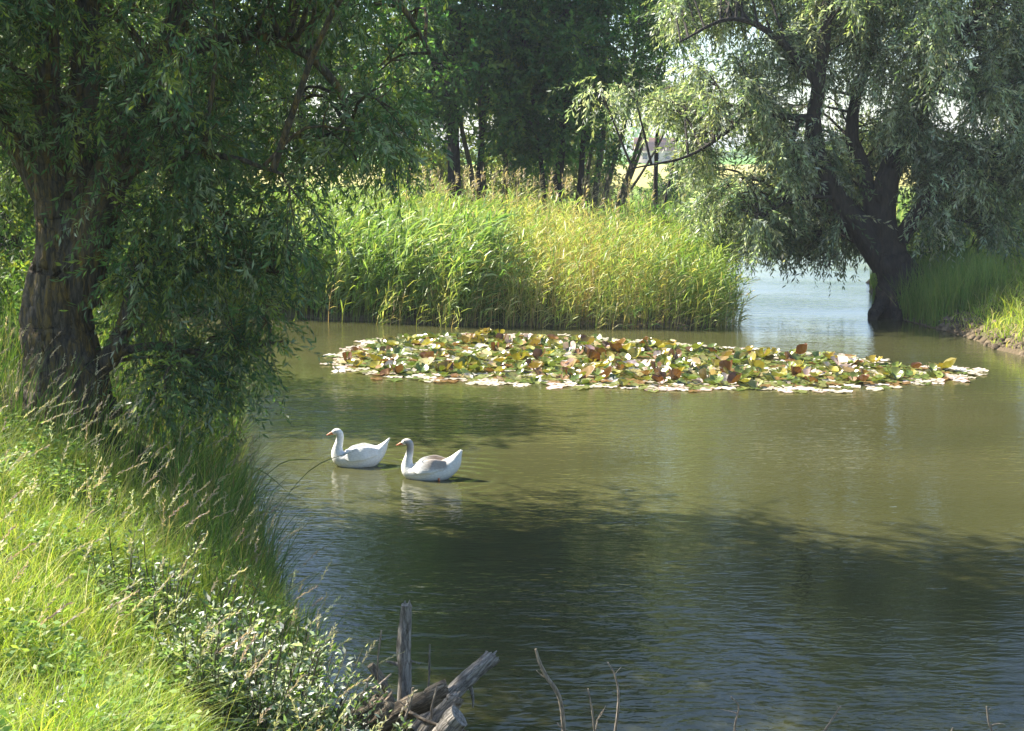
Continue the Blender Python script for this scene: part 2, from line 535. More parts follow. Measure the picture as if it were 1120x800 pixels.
def inside(X, Y, poly):
    r = np.zeros(X.shape, bool)
    x1, y1 = poly[:, 0], poly[:, 1]
    x2, y2 = np.roll(x1, -1), np.roll(y1, -1)
    for a, b, c, d in zip(x1, y1, x2, y2):
        cond = (b > Y) != (d > Y)
        r ^= cond & (X < (c - a) * (Y - b) / (d - b + 1e-12) + a)
    return r


def edge_dist(X, Y, poly):
    best = np.full(X.shape, 1e9)
    for (a, b), (c, d) in zip(poly, np.roll(poly, -1, 0)):
        dx, dy = c - a, d - b
        t = np.clip(((X - a) * dx + (Y - b) * dy) / (dx * dx + dy * dy), 0, 1)
        best = np.minimum(best, np.hypot(X - a - t * dx, Y - b - t * dy))
    return best


def sstep(x, a, b):
    t = np.clip((x - a) / (b - a), 0, 1)
    return t * t * (3 - 2 * t)


def ground_z(X, Y):
    X = np.asarray(X, float); Y = np.asarray(Y, float)
    d = edge_dist(X, Y, POND)
    ins = inside(X, Y, POND)
    wob = 0.5 * np.sin(X * 1.7 + Y * 0.9) + 0.3 * np.sin(X * 3.1 - Y * 2.3) + 0.2 * np.sin(X * 6.1 + Y * 5.2)
    near = 1 - sstep(Y, 22, 30)
    left = sstep(-X, -0.5, 2.0)
    H = 0.95 + near * 1.4
    s = 0.42 * near + 0.5 * (1 - near) + near * left * 0.5
    right = sstep(X, 8.5, 9.5) * sstep(Y, 18, 24) * (1 - sstep(Y, 38, 44))
    H = H + right * 0.75
    z = H * (1 - np.exp(-s * d / H)) + 0.10 * sstep(d, 0.0, 0.25) + 0.05 * wob * sstep(d, 0.1, 1.2)
    z = np.maximum(z, 0.02) + np.clip(Y - 400, 0, None) * 0.0008
    return np.where(ins, -0.9 * (1 - np.exp(-d * 0.8)) - 0.02, z)


def axis(lo, hi, step, far):
    a = np.arange(lo, hi, step)
    g = [hi]
    while g[-1] < far: g.append(hi + (g[-1] - hi) * 1.22 + step)
    l = [lo]
    while l[-1] > -far: l.append(lo - (lo - l[-1]) * 1.22 - step)
    return np.concatenate([np.array(l[1:])[::-1], a, np.array(g)])


gx = axis(-20.0, 22.0, 0.22, 2500.0); gy = axis(-4.0, 76.0, 0.22, 3000.0)
gx = gx[gx > -2600]; gy = gy[gy > -300]
GX, GY = np.meshgrid(gx, gy)
GZ = ground_z(GX, GY)
mb = MB()
nx, ny = len(gx), len(gy)
ii = (np.arange(ny - 1)[:, None] * nx + np.arange(nx - 1)[None]).reshape(-1)
mb.add(np.stack([GX, GY, GZ], -1).reshape(-1, 3), np.stack([ii, ii + 1, ii + nx + 1, ii + nx], 1))
tag(mb.build('ground', ground_material(), smooth=True), 'grassy pond banks and flat farmland running to the horizon', 'ground', kind='structure')
mb = MB()
mb.add([(-20, 3.5, 0), (23, 3.5, 0), (23, 76, 0), (-20, 76, 0)], [[0, 1, 2, 3]])
tag(mb.build('pond_water', water_material()), 'murky green brown pond with small ripples', 'water', kind='structure')


# ------------------------------------------------------------------ tree builder
def make_tree(name, label, cat, base, limbs, clumps, leaf, bark, leafmat, K=14, M=16, twig_len=0.6, L=0.09, W=0.02, cols=None, weights=None,
              droop=0.6, spread=0.8, group=None, trunk_rough=0.08, branch_r=0.03, seed=1, up_bias=0.4, sides=12, ridge=0.0):
    """limbs: list of (points Nx3, r0, r1); clumps: rows x, y, z, radius"""
    global rng
    keep = rng
    rng = np.random.default_rng(seed)
    root = empty(name, base, label, cat, group)
    base = np.asarray(base, float)
    tb = MB()
    skel = []
    for i, (P, r0, r1) in enumerate(limbs):
        n = max(6, int(len(P) * 5))
        if ridge and r0 > .15: n = len(P) * 12
        S = smooth_path(P, n)
        t = np.linspace(0, 1, n)
        rad = r0 + (r1 - r0) * t**0.9
        if i == 0:
            rad = rad * (1 + 0.35 * np.exp(-t * 9))
        S = S + np.cumsum(rng.normal(size=S.shape) * r0 * 0.06 * math.sqrt(len(P) * 5 / n), 0) * np.minimum(1, t * 3)[:, None]
        tube(tb, S, rad, (sides if r0 > 0.08 else 7) if not (ridge and r0 > .15) else 56, rough=trunk_rough * (.5 if ridge else 1), seed=seed * 31 + i, ridge=ridge if r0 > .15 else 0)
        skel.append(S)
    SK = np.concatenate(skel)
    cl = np.asarray(clumps, float)
    # a branch from the skeleton to each clump, then a few finer ones inside it
    for k, (x, y, z, r) in enumerate(cl):
        c = np.array([x, y, z])
        d = np.linalg.norm((SK - c) * np.array([1, 1, 0.8]), axis=1) + np.where(SK[:, 2] > z + 0.3, 1.5, 0)
        q = SK[np.argmin((d + .15) * rng.uniform(1.0, 1.7, len(d)))]
        mid = (q + c) / 2 + np.array([0, 0, 0.12 * np.linalg.norm(c - q)]) + rng.normal(size=3) * 0.08
        ln = np.linalg.norm(c - q)
        r0 = branch_r * (0.5 + 0.25 * min(ln, 3))
        S = smooth_path(np.array([q, mid, c]), 7)
        tube(tb, S, np.linspace(r0, r0 * 0.35, 7), 5, cap=False)
        for _ in range(3):
            e = c + rand_unit(1)[0] * r * 0.9
            S2 = smooth_path(np.array([S[4], (S[4] + e) / 2 + rng.normal(size=3) * 0.06 * r, e]), 5)
            tube(tb, S2, np.linspace(r0 * 0.4, r0 * 0.15, 5), 4, cap=False)
    tb.build('trunk', bark, root, base, smooth=True)
    # foliage
    nc = len(cl)
    cen = np.repeat(cl[:, :3], K, 0); rr = np.repeat(cl[:, 3], K)
    n = len(cen)
    off = rand_unit(n) * (rng.uniform(0, 1, n)**0.45 * 0.75)[:, None]
    start = cen + off * rr[:, None]
    dirv = norm(off * spread + rng.normal(size=(n, 3)) * 0.45 + np.array([0, 0, -droop]))
    tl = twig_len * rng.uniform(0.6, 1.3, n)
    cb = MB()
    # leaves along each twig
    t = np.tile(np.linspace(0.08, 1, M), n) + rng.normal(size=n * M) * 0.03
    dd = np.repeat(dirv, M, 0); ss = np.repeat(start, M, 0); ll = np.repeat(tl, M)
    sag = np.array([0, 0, -1.0]) * (0.25 * droop * ll * t**2)[:, None]
    B = ss + dd * (ll * t)[:, None] + sag
    side = norm(np.cross(dd, rand_unit(n * M)))
    D = dd * rng.uniform(0.35, 1.0, (n * M, 1)) + side * rng.uniform(0.4, 1.0, (n * M, 1)) + np.array([0, 0, -0.35 * droop])
    base_t = np.repeat(tints(n, cols, weights, 0.22), M, 0)
    tint = base_t * rng.uniform(0.75, 1.25, (n * M, 1))
    s = rng.uniform(0.65, 1.25, n * M)
    leaves(cb, B, D, L * s, W * s, tint, up_bias)
    # twig stems
    p1 = start + dirv * tl[:, None] + np.array([0, 0, -1.0]) * (0.25 * droop * tl)[:, None]
    w = rand_unit(n) * 0.004
    mid = start + dirv * tl[:, None] * 0.5 + np.array([0, 0, -1.0]) * (0.06 * droop * tl)[:, None]
    V = np.stack([start - w, start + w, mid + w, mid - w, p1 + w * .3, p1 - w * .3], 1).reshape(-1, 3)
    k = np.arange(n)[:, None] * 6
    cb.add(V, np.concatenate([k + np.array([[0, 1, 2, 3]]), k + np.array([[3, 2, 4, 5]])]), (0.09, 0.075, 0.03))
    cb.build('crown', leafmat, root, base)
    rng = keep
    return root


def A(pts):
    return np.array([at(*p) for p in pts])


def interp(x, xs, ys):
    return np.interp(x, xs, ys)


WILLOW = [(0.065, 0.12, 0.045), (0.10, 0.16, 0.050), (0.20, 0.24, 0.14), (0.20, 0.24, 0.05)]
SILVER = [(0.10, 0.145, 0.085), (0.20, 0.24, 0.16), (0.46, 0.49, 0.40), (0.30, 0.32, 0.17)]
ALDER = [(0.06, 0.135, 0.045), (0.095, 0.18, 0.05), (0.19, 0.26, 0.06)]
YELLOW = [(0.20, 0.22, 0.05), (0.26, 0.26, 0.07), (0.13, 0.16, 0.045)]

# ---- the willow on the near left bank
D0 = 14.0
zb = float(ground_z(-4.5, D0))
limbs = [
    (A([(72, 452, D0), (71, 400, D0), (70, 340, D0), (72, 280, D0), (78, 225, D0), (84, 175, D0 + .1), (92, 110, D0 + .2)]), 0.41, 0.17),
    (A([(66, 330, D0), (60, 270, D0 - .04), (52, 215, D0 - .05), (46, 150, D0 - .1), (36, 70, D0 - .2), (28, -60, D0 - .2), (12, -260, D0)]), 0.25, 0.05),
    (A([(84, 330, D0), (95, 262, D0 - .04), (114, 205, D0 - .03), (140, 140, D0 + .2), (172, 70, D0 + .3), (198, -10, D0 + .5), (235, -160, D0 + .8), (260, -330, D0 + 1)]), 0.25, 0.05),
    (A([(84, 205, D0 + .1), (92, 120, D0 + .25), (100, 10, D0 + .4), (108, -150, D0 + .6), (130, -380, D0 + .8)]), 0.20, 0.05),
    (A([(172, 72, D0 + .3), (225, 48, D0 + .2), (290, 40, D0 + .1), (335, 58, D0 + .1), (368, 95, D0 + .2), (383, 140, D0 + .2), (390, 185, D0 + .3)]), 0.085, 0.02),
    (A([(196, 0, D0 + .4), (270, -45, D0 + .5), (350, -40, D0 + .6), (430, 0, D0 + .6), (470, 60, D0 + .7)]), 0.09, 0.02),
    (A([(100, 405, D0 + .05), (124, 385, D0 - .1), (138, 345, D0 - .1), (150, 300, D0), (170, 250, D0 + .2)]), 0.13, 0.04),
    (A([(122, 388, D0 - .1), (165, 378, D0 - .2), (215, 384, D0 - .2), (262, 380, D0), (310, 372, D0 + .1)]), 0.055, 0.012),
    (A([(150, 310, D0), (200, 300, D0 + .1), (250, 290, D0 + .1), (310, 300, D0 + .3)]), 0.05, 0.012),
    (A([(90, 240, D0 + .2), (130, 195, D0 + .9), (170, 130, D0 + 1.8), (190, 60, D0 + 2.8), (210, 0, D0 + 3.6)]), 0.16, 0.04),
    (A([(70, 240, D0 + .1), (10, 150, D0 + .1), (-80, 80, D0), (-170, 10, D0 - .2), (-240, -90, D0 - .4)]), 0.18, 0.04),
    (A([(112, 205, D0), (170, 175, D0 - .5), (240, 170, D0 - .8), (310, 190, D0 - .9)]), 0.07, 0.015),
]
LOW = ([-400, -60, 0, 30, 110, 128, 150, 220, 262, 300, 325, 345, 365, 400, 432, 455, 480, 500], [30, 150, 205, 225, 250, 310, 425, 450, 435, 375, 300, 215, 165, 172, 195, 130, 40, -80])
cl = []
r_ = np.random.default_rng(11)
while len(cl) < 330:
    px = r_.uniform(-330, 490); py = r_.uniform(-420, 440)
    low = interp(px, *LOW)
    if py > low - 18: continue
    if 20 < px < 112 and py > 215: continue
    if math.hypot(px - 366, (py - 88) * 0.8) < 26 or math.hypot(px - 352, py - 128) < 16: continue
    if -330 < px < -60 and py > -20 and r_.uniform() < 0.4: continue
    top = -420 + abs(px - 60) * 0.35
    if py < top: continue
    depth = D0 + r_.normal() * (1.3 if py < 200 else 0.6) + (0.6 if py < 200 else 0.1)
    if 10 < px < 110 and py > 60 and r_.uniform() < 0.55: depth = D0 + r_.uniform(0.8, 2.5)
    depth = max(depth, 11.8 if py < 100 else 13.0)
    p = at(px, py, depth)
    cl.append((*p, r_.uniform(0.32, 0.58)))
for _ in range(26):
    px = r_.uniform(132, 335); py = r_.uniform(255, 455)
    if py > interp(px, *LOW) - 8: continue
    cl.append((*at(px, py, D0 + r_.uniform(-.5, 1.2)), r_.uniform(.28, .45)))
# the part of the crown that reaches back from the water's view and shades the pond
for _ in range(80):
    p = np.array([r_.uniform(-7.5, -2.6), r_.uniform(14.5, 18.2), r_.uniform(4.2, 10.5)])
    cl.append((*p, r_.uniform(0.4, 0.7)))
for _ in range(48):
    p = np.array([r_.uniform(-8.0, -4.6), r_.uniform(11.4, 15), r_.uniform(4.6, 9.5)])
    cl.append((*p, r_.uniform(0.4, 0.65)))
make_tree('willow_tree', 'big willow with lichen covered forked trunk on the near left bank', 'tree', (-4.55, D0, zb - 0.05), limbs, cl, None, M_bark, M_willow,
          K=27, M=20, twig_len=0.52, L=0.09, W=0.022, cols=[(0.070, 0.135, 0.058), (0.11, 0.175, 0.065), (0.25, 0.30, 0.19), (0.25, 0.29, 0.065)], weights=[.32, .32, .19, .17], droop=0.5, seed=3, sides=18, trunk_rough=0.07, ridge=0.11)


def scatter_clumps(n, cx, cy, z0, z1, rx, ry, rmin, rmax, seed, taper=0.5, skip=None):
    q = np.random.default_rng(seed); out = []
    while len(out) < n:
        z = q.uniform(z0, z1); f = (z - z0) / (z1 - z0)
        s = (1 - taper * abs(f - 0.35) / 0.65)
        a = q.uniform(0, 6.283); rr = math.sqrt(q.uniform(0.02, 1))
        p = (cx + math.cos(a) * rr * rx * s, cy + math.sin(a) * rr * ry * s, z)
        if skip is not None and skip(*p, q): continue
        out.append((*p, q.uniform(rmin, rmax)))
    return out


def upright(x, y, h, lean=(0, 0), seed=0, z=None, bend=0.3):
    q = np.random.default_rng(seed)
    z0 = float(ground_z(x, y)) - 0.05 if z is None else z
    P = [(x, y, z0)]
    for k in range(1, 5):
        t = k / 4
        P.append((x + lean[0] * t + q.normal() * bend * 0.3, y + lean[1] * t + q.normal() * bend * 0.3, z0 + h * t))
    return np.array(P)


# ---- tree on the left shore behind the big willow
x, y = -8.6, 23.6
make_tree('broadleaf_tree', 'dark green tree on the left shore behind the big willow', 'tree', (x, y, float(ground_z(x, y)) - .05),
          [(upright(x, y, 6.2, (.3, 0), 5), 0.2, 0.05), (upright(x + .1, y, 4.5, (1.3, .3), 6), 0.13, 0.03), (upright(x, y, 4.5, (-1.5, .3), 7), 0.13, 0.03)],
          scatter_clumps(75, x + .3, y, 1.6, 8.0, 2.5, 2.2, 0.5, 0.8, 21), None, M_bark_dark, M_alder, K=30, M=16, twig_len=0.7, L=0.15, W=0.055, cols=WILLOW,
          weights=[.4, .4, .1, .1], droop=0.4, seed=5)

# ---- right willow by the channel
W0 = 33.5
wb = np.array([9.35, W0, float(ground_z(9.35, W0 + .3))])
limbs = [
    (A([(985, 352, W0), (982, 320, W0), (975, 285, W0), (966, 258, W0), (958, 232, W0), (953, 205, W0 + .1)]), 0.64, 0.2),
    (A([(978, 318, W0 - .2), (962, 336, W0 - .5), (950, 352, W0 - .8), (944, 366, W0 - .9)]), 0.2, 0.07),
    (A([(988, 318, W0 - .3), (1000, 338, W0 - .7), (1012, 352, W0 - 1.0), (1022, 362, W0 - 1.2)]), 0.2, 0.07),
    (A([(982, 312, W0 - .3), (982, 338, W0 - .7), (978, 358, W0 - 1.1), (974, 372, W0 - 1.3)]), 0.22, 0.08),
    (A([(968, 290, W0), (940, 248, W0), (912, 212, W0 - .2), (895, 165, W0 - .3), (888, 120, W0 - .4), (893, 60, W0 - .5), (900, -20, W0 - .5), (895, -80, W0)]), 0.34, 0.07),
    (A([(972, 280, W0), (966, 232, W0), (975, 178, W0), (998, 140, W0 - .2), (1018, 95, W0 - .3), (1042, 55, W0 - .4), (1075, 10, W0 - .5), (1110, -80, W0)]), 0.36, 0.07),
    (A([(1000, 140, W0), (1012, 80, W0 + .2), (1010, 10, W0 + .3), (1005, -50, W0 + .5), (1000, -110, W0 + .5)]), 0.24, 0.05),
    (A([(960, 250, W0), (945, 190, W0 + .3), (930, 140, W0 + .4), (945, 70, W0 + .6), (950, -30, W0 + .6), (945, -100, W0 + 1)]), 0.22, 0.05),
    (A([(893, 130, W0 - .4), (860, 128, W0 - .6), (820, 125, W0 - .8), (790, 148, W0 - 1), (750, 172, W0 - 1.2), (690, 186, W0 - 1.3)]), 0.10, 0.018),
    (A([(892, 90, W0 - .4), (850, 40, W0 - .6), (800, 20, W0 - .8), (745, 45, W0 - 1)]), 0.11, 0.025),
    (A([(876, 132, W0 - .5), (868, 150, W0 - .5), (868, 185, W0 - .5), (866, 222, W0 - .5)]), 0.06, 0.02),
    (A([(985, 262, W0), (1015, 215, W0 - .3), (1050, 180, W0 - .4), (1085, 160, W0 - .3), (1130, 150, W0)]), 0.2, 0.04),
    (A([(1020, 95, W0 - .3), (1065, 110, W0 - .4), (1100, 125, W0 - .4), (1140, 120, W0 - .4)]), 0.1, 0.02),
    (A([(918, 218, W0 - .2), (890, 215, W0 - .6), (860, 222, W0 - .8), (830, 240, W0 - 1)]), 0.08, 0.02),
]
cl = []
r_ = np.random.default_rng(12)
LOWR = ([640, 690, 740, 790, 830, 880, 935, 940, 1000, 1030, 1060, 1100, 1160, 1300], [90, 155, 155, 232, 245, 250, 250, 175, 170, 215, 235, 220, 190, 150])
TOPR = ([640, 690, 725, 750, 800, 1000, 1300], [90, 95, 20, -70, -80, -150, -120])
holes = [(733, 72, 20), (705, 140, 17), (880, 95, 15), (912, 30, 11), (875, 132, 15), (1050, 100, 19), (1092, 122, 15), (805, 135, 20), (790, 80, 13), (800, 170, 22), (840, 190, 16), (740, 187, 20)]
while len(cl) < 300:
    px = r_.uniform(640, 1260); py = r_.uniform(-160, 285)
    if py < -30 and math.sin(px * .045) + math.sin(py * .06 + px * .02) > .2: continue
    if py > interp(px, *LOWR) - 4 or py < interp(px, *TOPR): continue
    if 770 < px < 900 and 172 < py < 208 and r_.uniform() < 0.75: continue
    if px < 765 and r_.uniform() < (.3 if py < 110 else .6): continue
    if 650 < px < 770 and 150 < py: continue
    if any(math.hypot(px - a, py - b) < c + 6 for a, b, c in holes): continue
    depth = W0 + r_.normal() * 1.1 + (0.6 if px < 900 else 0.2)
    if 940 < px < 1040 and py > 100: depth = W0 + r_.uniform(0.5, 2.0)
    cl.append((*at(px, py, depth), r_.uniform(0.3, 0.62)))
for _ in range(30):
    px = r_.uniform(1000, 1125); py = r_.uniform(150, 250)
    cl.append((*at(px, py, W0 + r_.uniform(-1.0, 1.0)), r_.uniform(.3, .55)))
for _ in range(64):
    px = r_.uniform(768, 950); py = r_.uniform(200, 262)
    cl.append((*at(px, py, W0 + r_.uniform(.6, 4.0)), r_.uniform(.35, .6)))
for _ in range(60):
    px = r_.uniform(800, 1010); py = r_.uniform(-60, 150)
    if any(math.hypot(px - a, py - b) < c + 6 for a, b, c in holes): continue
    cl.append((*at(px, py, W0 - r_.uniform(.1, 1.1)), r_.uniform(.3, .55)))
for _ in range(30):
    px = r_.uniform(1010, 1160); py = r_.uniform(-40, 200)
    if any(math.hypot(px - a, py - b) < c + 6 for a, b, c in holes): continue
    cl.append((*at(px, py, W0 + r_.uniform(-1.2, 1.2)), r_.uniform(.3, .6)))
for _ in range(56):
    px = r_.uniform(770, 985); py = r_.uniform(-20, 185)
    if any(math.hypot(px - a, py - b) < c + 5 for a, b, c in holes): continue
    cl.append((*at(px, py, W0 - r_.uniform(.3, 1.3)), r_.uniform(.25, .42)))
_c = np.array(cl); _sd = np.array(sun_dir); _keep = np.ones(len(_c), bool)
for g_ in ((11, 29, .7), (11.6, 31, .9), (12, 28, 1.0), (10.5, 27.5, .5), (12.5, 30, 1.1)):   # gaps through which the sun reaches the right bank
    _v = _c[:, :3] - np.array(g_)
    _keep &= ~((np.linalg.norm(_v - (_v @ _sd)[:, None] * _sd, axis=1) < 1.0) & (r_.uniform(size=len(_c)) < .92))
cl = list(_c[_keep])
for _ in range(70):
    px = r_.uniform(735, 930); py = r_.uniform(-50, 190)
    if any(math.hypot(px - a, py - b) < c + 5 for a, b, c in holes): continue
    cl.append((*at(px, py, W0 + r_.uniform(-.3, 1.0)), r_.uniform(.28, .5)))
make_tree('silver_willow_tree', 'leaning silver leaved willow with forked dark trunk beside the channel', 'tree', tuple(wb), limbs, cl, None, M_bark_dark, M_willow,
          K=30, M=18, twig_len=0.75, L=0.15, W=0.038, cols=SILVER, weights=[.27, .28, .33, .12], droop=0.7, seed=4, sides=16, branch_r=0.035, ridge=0.09)

# ---- trees on the island behind the reeds
def lit_gaps(x, y, z, q):
    px, py, _ = project(np.array([x, y, z]))
    return any(math.hypot(px - a, py - b) < c + 14 for a, b, c in ((733, 72, 14), (705, 140, 20), (740, 150, 16), (690, 40, 8), (655, 115, 12))) or (px > 765)


def island_tree(px, Y, h, label, stems, z0, z1, rx, ry, n, cols, weights, seed, L=0.16, W=0.07, bark=None, cr=(0.6, 1.0), name='alder_tree', xoff=0.0, skip=None, K=26):
    X = (px - 560) / FPX * Y
    zb = float(ground_z(X, Y)) - .05
    limbs = [(upright(X + dx, Y + dy, hh, (lx, 0), seed * 7 + i), r0, r0 * 0.25) for i, (dx, dy, hh, lx, r0) in enumerate(stems)]
    return make_tree(name, label, 'tree', (X, Y, zb), limbs, scatter_clumps(n, X + xoff, Y, z0, z1, rx, ry, cr[0], cr[1], seed, 0.4, skip), None, bark or M_bark_dark, M_alder,
                     K=K, M=16, twig_len=0.8, L=L*1.1, W=W*1.2, cols=cols, weights=weights, droop=0.3, seed=seed, group='trees standing behind the reeds', branch_r=0.04)


island_tree(500, 43, 12, 'dark tree with thick upright trunk left of the thin stems behind the reeds', [(0, 0, 10, .3, .24), (.3, .3, 7, .9, .13)],
            5.3, 17.5, 3.0, 2.6, 130, ALDER, [.45, .4, .15], 31)
island_tree(530, 44.5, 12, 'tree with a cluster of three thin straight stems behind the reeds', [(0, 0, 9, -.2, .14), (.45, .1, 9, .5, .11), (-.35, .3, 8, -.6, .11)],
            6.2, 16.0, 2.4, 2.4, 75, ALDER, [.35, .4, .25], 32, bark=M_bark_pale)
island_tree(608, 43.5, 13, 'dark broad tree whose low foliage hangs over the tan grass', [(0, 0, 10, .4, .2), (.35, .2, 8, 1.2, .12), (-.3, 0, 8, -.9, .1)],
            4.0, 16.5, 2.3, 2.3, 115, ALDER, [.5, .4, .1], 33)
island_tree(645, 45, 12, 'multi stemmed tree with thin pale stems leaning right behind the reeds',
            [(-.1, 0, 9, .9, .12), (.15, .1, 9, 1.7, .11), (.4, .1, 8.5, 2.6, .10), (.0, .3, 8, .1, .09), (.7, 0, 8, 2.1, .08), (.2, .2, 6, 3.2, .07)],
            4.6, 14, 4.0, 2.4, 150, ALDER, [.45, .4, .15], 34, bark=M_bark_pale, L=0.13, W=0.045, xoff=1.6, skip=lit_gaps)
island_tree(430, 45, 13, 'tall green tree seen through the hanging willow branches', [(0, 0, 10, -.3, .2), (.3, 0, 8, .9, .12)],
            4.2, 16.0, 2.6, 2.5, 90, WILLOW, [.4, .3, .1, .2], 35, L=0.14, W=0.05)
island_tree(330, 47, 12, 'bright green tree beyond the left end of the reeds', [(0, 0, 9, .2, .2), (.2, 0, 7, -1, .12)],
            3.0, 9.5, 2.8, 2.6, 60, WILLOW, [.3, .3, .1, .3], 36, L=0.14, W=0.05)
island_tree(190, 45, 12, 'green tree across the pond hidden behind the big willow crown', [(0, 0, 9, .2, .2), (.2, 0, 7, 1, .12)],
            1.8, 11.5, 3.4, 2.8, 95, WILLOW, [.4, .3, .1, .2], 37, L=0.15, W=0.055)
island_tree(30, 44, 12, 'dark tree across the pond at the left edge of the picture', [(0, 0, 9, .2, .2), (.2, 0, 7, 1, .12)],
            1.6, 11.5, 3.6, 2.8, 95, ALDER, [.4, .4, .2], 38, L=0.15, W=0.06)

island_tree(712, 48, 11, 'slim dark tree with high foliage between the pale leaning stems and the silver willow', [(0, 0, 9, .3, .11), (.2, 0, 8, .9, .07)], 5.3, 12.5, 2.1, 2.0, 70, ALDER, [.55, .35, .1], 42, L=0.14, W=0.05, skip=lit_gaps)
island_tree(470, 58, 9, 'yellow green tree farther back between the dark trunks', [(0, 0, 7, .2, .15), (.2, 0, 6, 1, .1)], 2.2, 9.5, 2.6, 2.4, 50, YELLOW, [.4, .3, .3], 39, L=0.17, W=0.06, bark=M_bark_pale)
island_tree(565, 60, 8, 'backlit olive green tree filling the gap behind the trunks', [(0, 0, 7, .2, .15), (.2, 0, 6, -1, .1)], 2.0, 8.5, 2.6, 2.2, 46, YELLOW, [.3, .2, .5], 40, L=0.17, W=0.06, bark=M_bark_pale)
island_tree(640, 62, 7, 'low olive tree behind the leaning pale stems', [(0, 0, 5, .2, .12), (.2, 0, 4, 1, .1)], 1.8, 5.6, 2.2, 2.0, 30, YELLOW, [.3, .4, .3], 41, L=0.17, W=0.06, bark=M_bark_pale)
# right bank shrubs
def shrub(name, label, x, y, h, rx, ry, n, cols, weights, seed, mat_, L=0.1, W=0.03, K=12, M=14, cr=(0.25, 0.45), group=None):
    zb = float(ground_z(x, y)) - .03
    q = np.random.default_rng(seed)
    limbs = [(upright(x + q.normal() * .15, y + q.normal() * .15, h * q.uniform(.6, .9), (q.normal() * rx * .5, q.normal() * ry * .4), seed + i, zb, .12), 0.035, 0.01) for i in range(6)]
    return make_tree(name, label, 'shrub', (x, y, zb), limbs, scatter_clumps(n, x, y, zb + .25, zb + h, rx, ry, cr[0], cr[1], seed, 0.4), None, M_bark_dark, mat_,
                     K=K, M=M, twig_len=0.45, L=L, W=W, cols=cols, weights=weights, droop=0.25, seed=seed, group=group, branch_r=0.015)


shrub('leafy_shrub', 'dark shrub growing at the foot of the leaning willow', 10.9, 34.6, 2.6, 1.3, 1.2, 40, WILLOW, [.5, .3, .1, .1], 51, M_alder, 0.13, 0.045)
shrub('leafy_shrub', 'sunlit yellow green shrub on the right bank at the picture edge', 13.6, 36.5, 3.2, 1.3, 1.2, 45, [(0.12, 0.17, 0.04), (0.16, 0.2, 0.05)], None, 52, M_alder, 0.12, 0.04)
shrub('leafy_shrub', 'low green bush between the reeds and the far field', 5.0, 46.5, 2.2, 1.2, 1.4, 36, [(0.09, 0.17, 0.04), (0.07, 0.12, 0.03)], None, 53, M_alder, 0.14, 0.05)
shrub('leafy_shrub', 'dark bush on the far shore under the hanging willow branches', 9.5, 60 + 17, 2.4, 2.6, 1.2, 46, WILLOW, [.5, .3, .1, .1], 54, M_alder, 0.2, 0.08)
shrub('leafy_shrub', 'green bush on the left bank beside the willow trunk', -7.2, 17.2, 2.2, 1.3, 1.1, 44, WILLOW, [.4, .3, .05, .25], 55, M_alder, 0.1, 0.035)

# ------------------------------------------------------------------ distance
mb = MB()
q = np.random.default_rng(77)
n = 30000
x = q.uniform(-420, 420, n); yy = 560 + q.normal(size=n) * 10
hgt = 7 + 3.5 * np.sin(x * .05) + 2.5 * np.sin(x * .13 + 1) + 1.5 * np.sin(x * .41)
hgt = np.maximum(hgt, 2.5)
z = ground_z(x, yy) + q.uniform(0, 1, n)**0.8 * hgt
rng = np.random.default_rng(78)
leaves(mb, np.stack([x, yy, z], 1), rand_unit(n), 1.6, 1.2, tints(n, ALDER, None, .3))
tag(mb.build('distant_treeline', M_alder), 'line of far trees on the horizon', 'woods', kind='stuff')

hb = at(716, 163, 330.0); hz = float(ground_z(hb[0], 330.0))
house = empty('house', (hb[0], 330.0, hz), 'far pale house with a reddish roof seen between the trees', 'house')
mb = MB()
w, d, e, rg = 4.6, 3.5, 3.2, 5.8
mb.add([(-w, -d, 0), (w, -d, 0), (w, d, 0), (-w, d, 0), (-w, -d, e), (w, -d, e), (w, d, e), (-w, d, e), (-w, 0, rg), (w, 0, rg)],
       [[0, 1, 5, 4], [1, 2, 6, 5], [2, 3, 7, 6], [3, 0, 4, 7]])
mb.add([(-w, -d, e), (-w, d, e), (-w, 0, rg), (w, -d, e), (w, d, e), (w, 0, rg)], [[0, 2, 1], [3, 4, 5]])
mb.build('wall', plain_mat('pinkish_render', (0.60, 0.45, 0.42), .8), house)
mb = MB()
o_ = .35
for s in (-1, 1):
    a = np.array([(-w - .3, s * (d + o_), e - .25), (w + .3, s * (d + o_), e - .25), (w + .3, 0, rg + .05), (-w - .3, 0, rg + .05)])
    mb.add(np.vstack([a, a + [0, 0, .18]]), [[0, 1, 2, 3], [4, 5, 6, 7], [0, 1, 5, 4], [2, 3, 7, 6], [1, 2, 6, 5], [0, 3, 7, 4]])
roof = mb.build('roof', plain_mat('red_roof_tile', (0.30, 0.13, 0.09), .8), house)
mb = MB()
mb.add([(1.5 + a * .4, b * .4, c) for c in (5.2, 7.0) for a, b in ((-1, -1), (1, -1), (1, 1), (-1, 1))], [[0, 1, 5, 4], [1, 2, 6, 5], [2, 3, 7, 6], [3, 0, 4, 7], [4, 5, 6, 7]])
mb.build('chimney', plain_mat('chimney_brick', (0.3, 0.15, 0.1), .9), roof)
for k in (-2.6, 0.2, 2.7):
    mb = MB()
    mb.add([(k + a * .55, -d - b, c) for b in (0.05, -0.05) for a, c in ((-1, 1), (1, 1), (1, 2.4), (-1, 2.4))], [[0, 1, 2, 3], [4, 5, 6, 7], [0, 1, 5, 4], [1, 2, 6, 5], [2, 3, 7, 6], [3, 0, 4, 7]])
    mb.build('window', plain_mat('window_glass', (0.05, 0.06, 0.07), .15, spec=.6), house)

